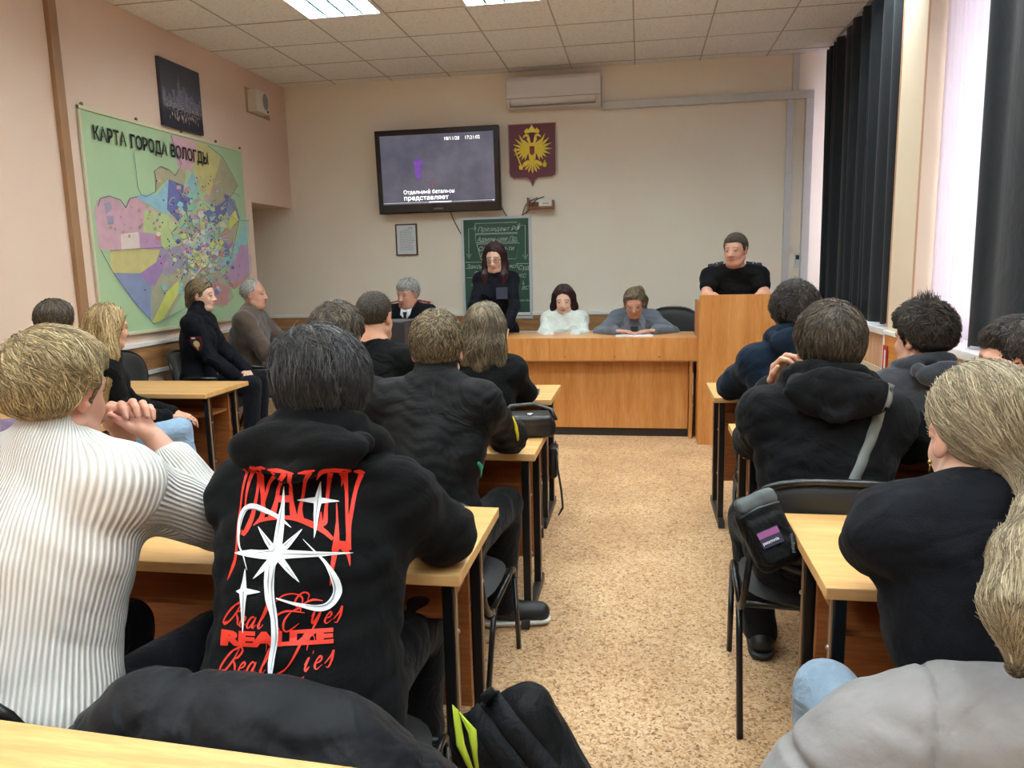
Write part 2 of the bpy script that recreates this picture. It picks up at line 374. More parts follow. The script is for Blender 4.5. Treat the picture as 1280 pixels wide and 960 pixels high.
text_on('time_stamp','18/11/28',.045,(.08,-.137,.285),(1,0,0),(0,0,1),m_txt,tv,bold=.0003); text_on('time_stamp','17:21:02',.045,(.29,-.137,.285),(1,0,0),(0,0,1),m_txt,tv,bold=.0003)
cap=MB(); cap.box((-.1,-.137,-.303),(.13,-.136,-.295)).box((-.57,-.137,-.3),(.57,-.1362,-.2985)).box((.55,-.137,-.305),(.56,-.136,-.295))
cap.build('progress_bar',m_txt,tv)
text_on('maker_mark','SAMSUNG',.022,(-.06,-.132,-.372),(1,0,0),(0,0,1),plain('grey_lettering','b8bcc4',.3),tv)
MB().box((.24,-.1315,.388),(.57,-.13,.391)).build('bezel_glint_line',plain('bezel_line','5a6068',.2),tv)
tv.rotation_euler=(math.radians(3),0,0)
def cable(name,pts,r,lb,m=m_blkm):
    P=[Vector(p) for p in pts]; out=[]
    for i in range(len(P)-1):
        p0=P[max(i-1,0)];p1=P[i];p2=P[i+1];p3=P[min(i+2,len(P)-1)]
        for t in np.linspace(0,1,7)[:-1]:
            out.append(.5*((2*p1)+(p2-p0)*t+(2*p0-5*p1+4*p2-p3)*t*t+(3*p1-p0-3*p2+p3)*t**3))
    out.append(P[-1]); return tag(MB().tube(out,r,6).build(name,m,smooth=True),lb,'cable')
W=lambda x,y,d=.01: at(x,y,Y=YB-d)
cable('television_cable',[W(562,262,.04),W(567,275,.02),W(575,290,.012),W(578,296,.012)],.005,'thin black cable running from under the television to the chalkboard')
cable('television_cable',[W(627,258,.06),W(634,270,.02),W(648,271,.012),W(662,262,.012),W(670,250,.03),W(680,246,.1)],.005,'black cable looping from the television to the small wall shelf')
cable('television_cable',[W(652,272,.012),W(658,255,.012),W(672,247,.06)],.004,'short black cable hanging from the wall shelf behind the chalkboard')
# air conditioner
ac=empty('air_conditioner',(-.825,YB,3.03),0,'white wall-mounted air conditioner under the ceiling','air conditioner')
m_ac=plain('air_conditioner_plastic','d9d6d4',.22,var=.02)
p=MB(); prof=[(0,-.14),(-.15,-.14),(-.2,-.09),(-.215,-.02),(-.215,.10),(-.19,.14),(0,.14)]
V=[];F=[]
for x in (-.45,.45):
    for a,b_ in prof: V.append((x,a,b_))
n=len(prof)
for i in range(n): j=(i+1)%n; F.append((i,j,n+j,n+i))
F.append(tuple(range(n))[::-1]); F.append(tuple(range(n,2*n))); p.add(V,F)
o=p.build('body',m_ac,ac)
md=o.modifiers.new('b','BEVEL'); md.width=.012; md.segments=3; 
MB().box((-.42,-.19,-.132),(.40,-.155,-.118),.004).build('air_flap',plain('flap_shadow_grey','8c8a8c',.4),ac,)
MB().box((-.45,-.2175,-.062),(.45,-.2145,-.057)).build('panel_seam',plain('seam_grey','84807e',.5),ac)
MB().box((.40,-.2175,-.13),(.403,-.19,-.06)).box((-.41,-.2175,-.13),(-.407,-.19,-.06)).build('end_seam',plain('seam_grey','84807e',.5),ac)
text_on('maker_mark','TCL',.02,(-.02,-.217,-.035),(1,0,0),(0,0,1),plain('grey_lettering','b8bcc4',.3),ac)
# ducts
d=MB().box((-.375,YB-.06,2.86),(1.56,YB,2.93),.006).box((1.49,YB-.06,0.93),(1.56,YB,2.86),.006)
tag(d.build('cable_duct',m_silver),'wide pale cable duct running from the air conditioner and down the right corner','cable duct')
d=MB().box((1.37,YB-.03,2.93),(1.43,YB,ZC-.01),.004).box((1.33,YB-.03,.93),(1.39,YB,2.86),.004)
tag(d.build('cable_duct',m_silver),'narrow vertical cable duct left of the corner duct','cable duct')
# remote control in its holder
rc_=empty('remote_control',tuple(W(996,327,.0)),0,'small white remote control in a wall holder beside the ducts','remote control')
MB().box((-.028,-.02,-.075),(.028,0,-.02),.004).build('holder',m_white,rc_); MB().box((-.022,-.022,-.06),(.022,-.004,.07),.006).build('handset',plain('remote_white','cfd2d2',.4),rc_); MB().box((-.016,-.0235,.02),(.016,-.0215,.06)).build('display',plain('lcd_grey','3b4440',.3),rc_)
# small shelf with adapter
sh=empty('wall_shelf',(-.975,YB,1.96),0,'little brown wooden wall shelf below the coat of arms','shelf')
MB().box((-.13,-.11,-.01),(.13,0,.01)).box((-.13,-.11,.01),(-.115,0,.10)).box((.115,-.11,.01),(.13,0,.07)).box((-.13,-.012,.01),(.13,0,.06)).build('shelf_case',wood('shelf_wood','6d452a','8a5a38','9a6a45','x',.5),sh)
a=empty('power_adapter',(-.92,YB-.08,1.972),0,'white power adapter lying on the little wall shelf','adapter'); MB().box((-.07,-.03,0),(.07,.03,.055),.008).build('case',m_white,a); MB().box((-.03,-.032,.02),(.03,-.03,.035)).build('label_plate',plain('adapter_grey','a8a8a8',.5),a)
# framed sheet
fr=empty('framed_document',(-2.38,YB,1.69),0,'small brown-framed printed sheet hanging below the television','framed document')
MB().box((-.115,-.02,-.16),(-.102,0,.16)).box((.102,-.02,-.16),(.115,0,.16)).box((-.102,-.02,-.16),(.102,0,-.147)).box((-.102,-.02,.147),(.102,0,.16)).build('frame',plain('dark_brown_frame','5a3426',.4),fr)
MB().box((-.102,-.012,-.147),(.102,-.002,.147)).build('paper',plain('document_paper','d3d8dc',.3),fr)
t=MB(); rg=random.Random(8)
for k in range(17):
    z=.085-.012*k; x0=-.07; 
    while x0<.06: w_=rg.uniform(.01,.03); t.box((x0,-.0132,z),(x0+w_,-.0124,z+.0035)); x0+=w_+.006
t.box((.02,-.0132,.11),(.07,-.0124,.114)).box((.02,-.0132,.12),(.07,-.0124,.124)).box((-.03,-.0132,.098),(.03,-.0124,.102))
t.build('printed_lines',plain('print_grey','7d8890',.6),fr)
# chalkboard
cb=empty('chalkboard',(-1.44,YB,1.38),0,'green chalkboard with white chalk writing and arrows behind the standing woman','chalkboard')
MB().box((-.335,-.02,-.49),(.335,-.004,.49)).build('board',plain('green_board','2c5140',.55,var=.12,vscale=4),cb)
fm=MB().box((-.36,-.03,-.515),(-.333,0,.515),.004).box((.333,-.03,-.515),(.36,0,.515),.004).box((-.36,-.03,.488),(.36,0,.515),.004).box((-.36,-.03,-.515),(.36,0,-.488),.004)
for sx in (-1,1):
    for sz in (-1,1): fm.prism([(0,0),(.05,0),(0,.05)][::(1 if sx*sz>0 else -1)],.0,.032,Matrix.Translation((-.36*sx,0,-.515*sz))@Matrix.Rotation(PI/2,4,'X')@Matrix.Diagonal((sx,sz,1,1)))
fm.build('frame',plain('board_frame_grey','c9cdd0',.35,var=.03),cb)
m_chalk=plain('chalk','b9c8bd',.9)
ck=MB(); ch=lambda pts,r=.0028: ck.tube([(x,-.0215,z) for x,z in pts],r,4,flat=1)
def T(s_,size,x,z,sh=.3,sx=1): text_on('',s_,size,(x,-.0215,z),(1,0,0),(0,0,1),None,mb=ck,shear=sh,sx=sx)
T('Президент РФ',.062,-.19,.37,.35,1.0); T('Админ-ция Пр.',.062,-.2,.27,.35,.95); T('Совет Без-ти',.062,-.19,.175,.35,.95); T('Госуд.',.055,-.17,.115,.35)
T('Законод.',.062,-.32,.0,.35); T('ФС',.06,-.24,-.065,.3); T('ГД СФ',.05,-.27,-.17,.3); T('Суд',.06,.215,-.02,.3); T('КС',.055,.22,-.10,.3); T('ВС',.05,.25,-.22,.3); T('исп.',.055,.12,.0,.3); T('мин-ва',.04,.2,-.34,.3)
ch([(-.21,.45),(.22,.45),(.22,.35),(-.21,.35),(-.21,.45)]);ch([(-.21,.34),(.22,.34),(.22,.26),(-.21,.26),(-.21,.34)]);ch([(-.2,.245),(.24,.245),(.20,.09),(-.16,.09),(-.2,.245)])
ch([(-.2,.405),(-.28,.40),(-.285,.12)]);ch([(-.225,.42),(-.2,.405),(-.225,.385)]);ch([(-.305,.15),(-.285,.10),(-.26,.15)])
ch([(.23,.42),(.30,.42),(.295,.10)]);ch([(.27,.13),(.295,.08),(.32,.13)]);ch([(.25,.44),(.23,.42),(.25,.40)])
ch([(-.325,.065),(-.1,.065),(-.1,-.02)]);ch([(-.32,-.09),(-.1,-.09)]);ch([(.2,.04),(.325,.04)]);ch([(.27,-.13),(.27,-.17),(.26,-.155)]);ch([(.27,-.17),(.28,-.155)]);ch([(-.21,-.08),(-.21,-.12)])
ck.build('chalk_writing',m_chalk,cb)
# coat of arms plaque
em_=empty('coat_of_arms',(-1.055,YB,2.48),0,'burgundy shield plaque with a golden double-headed eagle','plaque')
out=[(-.235,.29),(.235,.29),(.235,-.17),(.225,-.205),(.19,-.225),(.06,-.23),(.025,-.25),(0,-.31),(-.025,-.25),(-.06,-.23),(-.19,-.225),(-.225,-.205),(-.235,-.17)]
RX=Matrix.Rotation(PI/2,4,'X')
MB().prism(out,0,.02,RX).build('shield',plain('burgundy_paint','6b2436',.4,var=.05),em_)
rim=MB().tube([(x,-.02,z) for x,z in out],.006,6,closed=True); rim.build('rim',plain('copper_rim','b59a80',.3,.6),em_)
m_gold=plain('gold_relief','d9b43c',.32,.55,bs=.3,bscale=60); eg=MB()
def gp(poly,mir=True,h=.030):
    for sx in ((1,-1) if mir else (1,)):
        pl=[(x*sx,y) for x,y in poly]; pl=pl if sx>0 else pl[::-1]
        eg.prism(pl,.019,h,RX)
for k in range(8): # wing feathers, long outside
    a=math.radians(62-k*21); L=.135-.004*k if k<5 else .10-.012*(k-5)
    bx_,bz=.062+.012*math.cos(a),.075+.0*k-.012*k*.7
    tx,tz=bx_+L*math.cos(a),bz+L*math.sin(a); nx,nz=-math.sin(a)*.009,math.cos(a)*.009
    mx_,mz=(bx_+tx)/2,(bz+tz)/2
    gp([(bx_-nx,bz-nz),(mx_-nx*1.2,mz-nz*1.2),(tx,tz),(mx_+nx*1.2,mz+nz*1.2),(bx_+nx,bz+nz)],h=.026+.001*k)
gp([(.03,.10),(.055,.12),(.085,.14),(.10,.12),(.095,.06),(.085,.0),(.06,-.03),(.035,.02)],h=.031)
gp([(-.035,.11),(.035,.11),(.04,.03),(.03,-.05),(0,-.09),(-.03,-.05),(-.04,.03)],False,.033)
gp([(.012,.10),(.03,.105),(.05,.14),(.045,.17),(.065,.17),(.09,.155),(.085,.175),(.06,.195),(.035,.185),(.02,.15)],h=.034)
gp([(.028,.20),(.07,.20),(.075,.225),(.06,.235),(.049,.25),(.038,.235),(.024,.225)],h=.032)
gp([(-.025,.205),(.025,.205),(.032,.235),(.018,.25),(.006,.262),(.006,.275),(-.006,.275),(-.006,.262),(-.018,.25),(-.032,.235)],False,.036)
gp([(.02,-.06),(.045,-.055),(.085,-.075),(.10,-.10),(.085,-.105),(.07,-.09),(.04,-.09)],h=.031)
for k in range(-3,4):
    a=math.radians(-90+k*20); L=.125-.004*abs(k); nx,nz=-math.sin(a)*.010,math.cos(a)*.010
    gp([(0-nx*.4,-.06-nz*.4),(L*.8*math.cos(a)-nx,-.06+L*.8*math.sin(a)-nz),(L*math.cos(a),-.06+L*math.sin(a)),(L*.8*math.cos(a)+nx,-.06+L*.8*math.sin(a)+nz),(nx*.4,-.06+nz*.4)],False,.028)
gp([(-.11,-.10),(-.16,.035),(-.17,.03),(-.12,-.105)],False,.03); gp([(-.13,-.14),(-.1,-.145),(-.09,-.115),(-.11,-.095),(-.135,-.11)],False,.032); gp([(-.175,.03),(-.155,.03),(-.152,.055),(-.165,.07),(-.178,.055)],False,.032)
eg.sphere((.122,-.028,-.105),(.026,.012,.026)); gp([(.115,-.08),(.129,-.08),(.127,-.06),(.117,-.06)],False,.03)
eg.build('double_headed_eagle',m_gold,em_)
sd=MB().prism([(-.024,.075),(.024,.075),(.024,.01),(0,-.015),(-.024,.01)],.033,.037,RX).build('breast_shield',plain('breast_shield_red','8a3020',.4),em_)
# ---------------------------------------------------------------- left wall
WL=lambda x,y,d=0: at(x,y,X=XL+d)
mp=empty('city_map',(XL,5.62,1.74),0,'huge pale green city map with coloured districts hanging on the left wall','map')
def ML(x,y,d): p=WL(x,y); return (d,p.y-5.62,p.z-1.74)
MB().box((.006,-1.02,-.745),(.016,1.02,.745)).build('sheet',plain('map_green','a8c39a',.5,var=.05,vscale=2.5),mp)
f_=MB().box((.004,-1.035,.74),(.026,1.035,.765),.003).box((.004,-1.035,-.765),(.03,1.035,-.74),.003).box((.004,-1.035,-.765),(.02,-1.015,.765)).box((.004,1.015,-.765),(.02,1.035,.765)).build('border_strip',plain('map_border','cdc6a8',.5),mp)
for yy in (-1.0,-.45,.1,.6,1.0): MB().sphere((.02,yy,.775),.012,8,6).build('hanging_clip',plain('clip_brown','7a6a50',.5),mp)
regs=MB(); RC=['c9a0ac','c4b97e','8790b0','a8a48a','b58fb2','8fb8c8','d6d0a0','9e7fae','b4c28a','6c73a8','8fc0ac','c08a8a','a9a084','d8c8c0','8fc3c4','cfcf6e','9a93a8']
RM=[plain('map_region_%d'%i,c,.5,var=.07,vscale=14) for i,c in enumerate(RC)]
RN=[0]
def reg(ci,pts,d=.017):
    RN[0]+=1; P=[ML(x,y,.017+(d-.017)*2.5+RN[0]*1.2e-5) for x,y in pts]; regs.cur=ci
    # shallow slab so the print has no z fighting
    bm=bmesh.new(); f=bm.faces.new([bm.verts.new(p) for p in P]); f.normal_update(); (f.normal_flip() if f.normal.x<0 else None); bmesh.ops.triangulate(bm,faces=[f],ngon_method='EAR_CLIP'); bm.verts.index_update()
    regs.add([v.co for v in bm.verts],[[v.index for v in q.verts] for q in bm.faces]); bm.free()
reg(0,[(115,262),(119,250),(132,245),(146,250),(153,260),(158,248),(167,246),(190,262),(215,272),(222,285),(205,300),(190,312),(150,313),(121,312)])
reg(1,[(134,313),(176,311),(200,312),(196,330),(190,342),(137,341)],.0172); reg(2,[(138,341),(190,342),(186,360),(187,402),(163,376)],.0172)
reg(3,[(186,360),(195,345),(222,330),(235,352),(208,396),(188,402)],.0173); reg(15,[(188,402),(206,365),(221,350),(224,360),(202,398),(192,405)],.0175)
reg(5,[(166,246),(175,243),(195,243),(204,230),(210,225),(222,232),(205,268),(188,258)],.0174); reg(9,[(208,224),(228,232),(232,262),(222,276),(206,262)],.0176)
reg(12,[(189,214),(197,208),(207,212),(215,220),(223,205),(230,210),(228,232),(208,224),(198,233),(192,240)],.0174)
reg(0,[(210,169),(232,174),(245,179),(243,200),(236,214),(220,210),(216,192)],.0174); reg(1,[(243,178),(256,182),(274,197),(266,255),(250,240),(240,215)],.0174)
reg(12,[(274,197),(294,232),(268,268),(258,250)],.0175); reg(9,[(262,262),(284,247),(285,260),(266,284),(259,272)],.0176); reg(2,[(284,247),(291,250),(297,272),(286,285),(281,262)],.0176); reg(15,[(284,272),(292,262),(295,275),(284,288)],.0178)
reg(12,[(270,287),(284,285),(296,275),(290,300),(278,310),(270,300)],.0175); reg(10,[(232,262),(236,235),(244,245),(240,270),(236,280)],.0178); reg(5,[(231,230),(238,215),(243,225),(246,250),(240,262),(233,250)],.0176)
reg(14,[(308,275),(309,300),(303,312),(285,335),(262,330),(286,318),(296,296),(302,276)],.0175)
reg(4,[(283,338),(293,320),(298,306),(306,307),(311,320),(312,341),(290,353),(276,345)],.0178); reg(11,[(290,352),(300,342),(312,341),(302,352),(291,362),(282,355)],.0176)
reg(3,[(196,342),(222,330),(262,330),(284,350),(290,372),(276,385),(250,378),(226,352)],.0171)
reg(8,[(178,262),(205,268),(222,284),(226,305),(205,312),(190,300),(176,290)],.0174); reg(16,[(200,305),(225,300),(235,330),(205,345),(190,335)],.0173); reg(7,[(172,342),(192,328),(206,316),(204,332),(190,358),(178,350)],.0179)
reg(13,[(148,293),(170,290),(172,311),(149,313)],.0175); reg(4,[(172,290),(198,294),(199,312),(173,311)],.0175)
reg(11,[(262,352),(284,358),(282,382),(262,380)],.0177); reg(5,[(250,360),(262,355),(262,392),(252,390)],.0178)
for pts in ([(127,254),(135,252),(137,262),(129,268)],[(130,270),(139,270),(139,280),(132,281)]): reg(16,pts,.018)
rg=random.Random(12)
cc=[5,8,11,10,4,15,9,13,6,14,0,7]
for k in range(460):
    a=rg.uniform(0,2*PI); rr_=abs(rg.gauss(0,1)); x=243+rr_*22*math.cos(a)+6; y=302+rr_*34*math.sin(a); 
    if not(192<x<300 and 222<y<385): continue
    s_=rg.uniform(1.8,5.4); n=rg.randint(4,6); a0=rg.uniform(0,6)
    reg(rg.choice(cc),[(x+s_*rg.uniform(.6,1.1)*math.cos(a0+2*PI*i/n),y+s_*rg.uniform(.6,1.1)*math.sin(a0+2*PI*i/n)) for i in range(n)],.0182+k*3e-6)
for k in range(26):
    x=128+rg.uniform(0,70);y=255+rg.uniform(0,50); s_=rg.uniform(1.5,4); reg(rg.choice([16,7,11,12]),[(x,y),(x+s_,y-s_*.3),(x+s_,y+s_),(x,y+s_*1.1)],.0182+k*3e-6)
regs.cur=len(RC)
dots=regs
for k in range(110):
    x=243+rg.gauss(0,27);y=300+rg.gauss(0,38)
    if not(125<x<302 and 215<y<390): continue
    p=ML(x,y,.0280); dots.box((p[0],p[1]-.006,p[2]-.006),(p[0]+.001,p[1]+.006,p[2]+.006))
regs.cur=len(RC)+1
ln=regs
def mln(pts,r=.0022): ln.tube([ML(x,y,.0280) for x,y in pts],r,4)
mln([(165,187),(163,192),(166,215),(168,235),(172,243),(178,246),(190,240),(191,225),(189,214),(197,208),(207,212),(215,220),(222,208),(218,190)]); mln([(210,169),(215,188),(224,205)]); mln([(256,182),(274,196),(294,232),(284,247),(296,272),(290,300),(286,318)]); mln([(118,258),(121,248),(132,245),(146,250),(153,260),(158,248),(167,246)],.003); mln([(121,312),(137,341),(163,376),(188,405),(208,396),(228,385)]); mln([(296,276),(308,276)]); mln([(134,313),(200,309)],.0018)
for k in range(60):
    x=243+rg.gauss(0,25);y=300+rg.gauss(0,36); pts=[(x,y)]
    for j in range(3): x+=rg.uniform(-9,9); y+=rg.uniform(-9,9); pts.append((x,y))
    if all(190<a<300 and 215<b<385 for a,b in pts): mln(pts,.0016)
regs.cur=len(RC)+2
wl=regs
for k in range(70):
    x=243+rg.gauss(0,25);y=300+rg.gauss(0,36); pts=[(x,y)]
    for j in range(3): x+=rg.uniform(-7,7); y+=rg.uniform(-8,8); pts.append((x,y))
    if all(190<a<300 and 215<b<385 for a,b in pts): wl.tube([ML(a,b,.0285) for a,b in pts],.0022,4)
regs.build('district_print',RM+[plain('map_mark_blue','3c3f6c',.5),plain('map_line_grey','67708a',.5),plain('map_road_cream','e2ddae',.5)],mp)
p0=Vector(ML(112,174,.0265))
for wd in ('КАРТА','ГОРОДА','ВОЛОГДЫ'):
    text_on('title_word',wd,.128,p0,(0,1,0),(0,0,1),plain('map_title_black','15181a',.5),mp,bold=.003,sx=.80); p0=p0+Vector((0,(max(v.x for v in text_mesh(wd,.128)[0])+.055)*.80,0))
# city skyline picture
pc=empty('skyline_picture',(XL,5.76,2.78),0,'dark canvas picture of a night skyline hanging above the map','picture')
m,nt,b=newmat('night_skyline_print'); tc=nt.nodes.new('ShaderNodeTexCoord'); sp=N(nt,'ShaderNodeSeparateXYZ'); nt.links.new(tc.outputs['Object'],sp.inputs[0])
r=ramp(nt,[(0,'1a2030'),(.28,'2c3444'),(.5,'4a4c58'),(1,'393d4c')]); mr=N(nt,'ShaderNodeMapRange'); mr.inputs[1].default_value=-.25; mr.inputs[2].default_value=.25; nt.links.new(sp.outputs[2],mr.inputs[0]); nt.links.new(mr.outputs[0],r.inputs[0]); nt.links.new(r.outputs[0],b.inputs['Base Color']); b.inputs['Roughness'].default_value=.4
MB().box((.0,-.27,-.25),(.03,.27,.25),.003).build('canvas',m,pc)
sk=MB(); rg=random.Random(2)
x=-.26
while x<.25:
    w_=rg.uniform(.012,.035); h_=rg.uniform(.04,.14)+.10*math.exp(-((x+.02)/.06)**2)
    sk.box((.0302,x,-.10),(.031,min(x+w_,.265),-.10+h_)); x+=w_*rg.uniform(.9,1.3)
sk.prism([(-.03,.02),(0,.17),(.012,.02)],0,.001,Matrix.Translation((.0302,-.03,0))@Matrix.Rotation(PI/2,4,'Z')@RX)
sk.build('towers',plain('tower_grey','6e6f7c',.5,var=.3,vscale=50),pc)
lt=MB()
for k in range(170):
    y=rg.uniform(-.26,.25); z=-.13+abs(rg.gauss(0,.05)); s_=rg.uniform(.002,.006); lt.box((.0313,y,z),(.0322,y+s_,z+s_))
for k in range(40): y=rg.uniform(-.2,.2); z=rg.uniform(-.2,-.14); lt.box((.0303,y,z),(.031,y+.004,z+.025))
lt.build('window_lights',plain('light_specks','c9b0a0',.5),pc)
# wall speaker and its backing patch
ws=empty('wall_speaker',(XL,6.98,2.98),0,'small white wall speaker near the back corner of the left wall','speaker')
MB().box((0,-.15,-.11),(.006,.3,.115)).build('backing_plate',plain('ochre_patch','b39a72',.6),ws)
MB().box((.0,-.12,-.10),(.10,.12,.10),.012).build('case',plain('speaker_cream','d8d0c6',.45),ws)
s_=MB().sphere((.10,.045,.01),(.006,.055,.075),20,10); s_.build('grille',plain('speaker_grille','8f8d8c',.6),ws); MB().sphere((.102,.075,-.075),(.006,.012,.012)).build('volume_knob',m_blkm,ws)
# fire point sign on the column
fs=empty('notice_board',(XR,5.08,.78),0,'small orange wooden board with white edge and red sign on the column','notice board')
MB().box((-.02,-.2,-.15),(0,.2,.14)).build('board',wood('orange_board','b06a2c','c9843f','d99a56','y',.5),fs)
MB().box((-.026,-.215,.13),(0,.215,.155)).box((-.026,.195,-.16),(0,.215,.13)).box((-.024,-.215,-.16),(0,-.15,.13)).build('edge',m_white,fs)
MB().box((-.029,.1,-.12),(-.0265,.19,.06)).build('red_sign',plain('sign_red','b01c28',.4),fs)
MB().box((-.0305,.13,-.09),(-.029,.155,.03)).build('white_mark',m_white,fs)
for k,(x,y,z,rz) in enumerate(((1.62,5.75,.945,.1),(1.64,6.2,.945,-.15),(1.62,6.6,.945,.2))):
    tag(MB().box((-.05,-.1,0),(.05,.1,.012+.01*k),.002,Matrix.Translation((x,y,z))@Matrix.Rotation(rz,4,'Z')).build('paper_stack',plain('paper_white','dcdce4',.6)),['flat sheets of white paper on the far window sill, nearest the column','white papers in the middle of the far window sill','thickest white paper stack on the far window sill, closest to the back wall'][k],'papers','papers on the window sill')
# world + lamps
w=bpy.data.worlds.new('sky'); S.world=w; w.use_nodes=True; bg=w.node_tree.nodes['Background']
bg.inputs[0].default_value=(.86,.84,1,1); bg.inputs[1].default_value=5
EMIT.inputs[1].default_value=36
S.view_settings.view_transform='Standard'; S.view_settings.look='None'; S.view_settings.exposure=.5; S.view_settings.gamma=1
S.cycles.use_denoising=True
try: S.view_settings.use_curve_mapping=False
except Exception: pass
# ---------------------------------------------------------------- furniture
m_top=wood('desk_top_laminate','c4935a','d2a468','dcb37a','x',.38,.8)
m_edge=plain('desk_edge_band','caa06a',.4,var=.06,vscale=20)
m_pan=wood('brown_panel_laminate','7c4826','95592f','a66a3c','x',.4,.8)
m_beech=wood('counter_beech_laminate','b5773c','c68646','d2965a','z',.4,.7)
m_beech2=plain('counter_edge','a06a38',.4,var=.05)
m_steel=plain('black_enamel_steel','121315',.3,spec=.5)
DZ=.71
def make_desk(L=1.2,Dp=.5):
    r=empty('student_desk')
    o=MB().box((0,0,DZ-.028),(L,Dp,DZ),.003).build('tabletop',m_top,r)
    MB().box((.06,Dp-.17,.17),(L-.06,Dp-.15,.66),.002).build('modesty_panel',m_pan,r)
    MB().box((.07,.10,.55),(L-.07,Dp-.17,.565),.002).build('book_shelf',m_pan,r)
    for sx in (0,1):
        x=.035 if sx==0 else L-.065
        for y in (.07,Dp-.13):
            g=MB().box((x,y,.04),(x+.03,y+.045,DZ-.03),.004).build('leg',m_steel,r)
            e=MB(); e.box((x+(-.004 if sx==0 else .03),y+.006,.2),(x+(0 if sx==0 else .034),y+.014,DZ-.04)); e.build('edge_strip',plain('copper_edge_strip','a07a5c',.4),g)
            b=MB()
            for z in (.28,.52): b.sphere((x+(0 if sx==0 else .03),y+.03,z),.007,8,6)
            b.build('bolt',plain('bolt_steel','9a9a98',.3,.8),g)
        MB().box((x-.002,.0,0),(x+.032,Dp-.02,.04),.006).build('foot_bar',plain('worn_black_foot','2b2a2a',.45,var=.3,vscale=40),r)
        MB().box((x+.004,.07,DZ-.05),(x+.026,Dp-.09,DZ-.029)).build('top_bracket',m_steel,r)
    return r
D0=make_desk(); DESKS=[]
spots=[(.38,3.98,'light wooden desk nearest the podium on the right, front row, right column'),(.38,2.84,'light wooden desk in front of the hooded student with the grey strap'),(.40,1.64,'light wooden desk on the right beside the ponytailed girl, her elbow on it'),
 (.46,.53,'light wooden desk corner cut off at the lower right edge beside the grey jacket'),(-1.66,3.88,'light wooden desk on the left with a phone lying on it, closest to the counter'),(-1.59,2.74,'light wooden desk carrying the black handbag'),(-1.61,1.61,'light wooden desk in front of the red printed hoodie and the white sweater'),
 (-1.66,.44,'light wooden desk top cut off at the lower left corner'),(-3.60,3.98,'light wooden desk by the left wall in front of the uniformed woman'),(-3.60,2.97,'light wooden desk by the left wall seen behind the blond boy'),]
for i,(x,y,lb) in enumerate(spots):
    d=D0 if i==0 else copy_tree(D0); d.location=(x,y,0); tag(d,lb,'desk','student desks in rows')
    if x<-3: d.scale=(1.1/1.2,1,1)
    DESKS.append(d)
DESKS[7].rotation_euler=(0,0,math.radians(-3.2)); DESKS[7].location=(-1.60,.50,0)
# presidium counter
pc=empty('presidium_counter',(-1.95,6.03,0),0,'long beech laminate presidium counter in front of the seated speakers','counter')
MB().box((0,0,.64),(2.40,.03,.82),.002).build('apron',m_beech,pc)
MB().box((0,.03,.785),(2.40,.62,.812),.002).build('worktop',wood('counter_top_laminate','b98048','c88f54','d6a268','x',.3),pc)
MB().box((.03,.10,.07),(2.33,.12,.64),.001).build('front_panel',m_beech,pc)
MB().box((2.335,.05,0),(2.36,.62,.64),.001).build('side_panel',m_beech,pc); MB().box((0,.05,0),(.025,.62,.64),.001).build('side_panel',m_beech,pc)
MB().box((0,-.002,.632),(2.40,.03,.642)).build('lower_edge',m_beech2,pc)
MB().box((.03,.12,.0),(2.33,.14,.07)).build('plinth',plain('dark_plinth','2a211c',.6),pc)
s_=MB()
for x in (.95,1.35,1.75,2.1): s_.sphere((x,-.001,.67),.006,8,5)
s_.build('screw_caps',plain('screw_cap','7a5028',.4),pc)
# podium
pd=empty('podium',(.44,5.88,0),0,'tall beech laminate podium the standing officer leans on','podium')
MB().box((0,0,0),(.56,.018,1.155),.001).build('front_panel',m_beech,pd)
MB().box((0,.018,0),(.018,.5,1.10)).build('side_panel',m_beech,pd); MB().box((.542,.018,0),(.56,.5,1.10)).build('side_panel',m_beech,pd)
V=[(.018,.018,1.12),(.542,.018,1.12),(.542,.50,1.07),(.018,.50,1.07)]; V+=[(a,b_,c-.02) for a,b_,c in V]
q=MB(); q.add(V,[(0,1,2,3),(7,6,5,4),(0,4,5,1),(1,5,6,2),(2,6,7,3),(3,7,4,0)]); q.build('slanted_top',m_beech,pd)
MB().box((.018,.1,.55),(.542,.48,.568)).build('shelf',m_beech,pd)
# conference chair (oval padded back, tube frame)
m_pad=plain('black_upholstery','111214',.55,bs=.15,bscale=400,sheen=.2); m_vinyl=plain('black_vinyl','0e0f11',.3,spec=.6)
def pad(c,rx,rz,th,R,curve=.06,sq=2.6,n=28,m=7):
    """superellipse cushion in local xz, thickness y"""
    V=[];F=[]
    rings=[]
    for s_ in (1,-1):
        for j in range(m):
            t=j/(m-1)*1.0; rad=1-t if s_<0 else t
            rings.append((s_,rad))
    seq=[(1,r_) for r_ in np.linspace(.02,1,m)]+[(-1,r_) for r_ in np.linspace(1,.02,m)]
    for s_,rad in seq:
        for k in range(n):
            a=2*PI*k/n; ca,sa=math.cos(a),math.sin(a)
            x=rx*rad*math.copysign(abs(ca)**(2/sq),ca); z=rz*rad*math.copysign(abs(sa)**(2/sq),sa)
            y=s_*th/2*(max(0,1-rad**6))**.5-curve*(x/rx)**2
            V.append(c+R@Vector((x,y,z)))
    L=len(seq)
    for i in range(L-1):
        for k in range(n): F.append((i*n+k,i*n+(k+1)%n,(i+1)*n+(k+1)%n,(i+1)*n+k))
    F.append(tuple(range(n))[::-1]); F.append(tuple((L-1)*n+k for k in range(n)))
    return V,F
def arc(p0,p1,p2,n=6):
    p0,p1,p2=map(Vector,(p0,p1,p2)); return [(1-t)**2*p0+2*(1-t)*t*p1+t*t*p2 for t in np.linspace(0,1,n)]
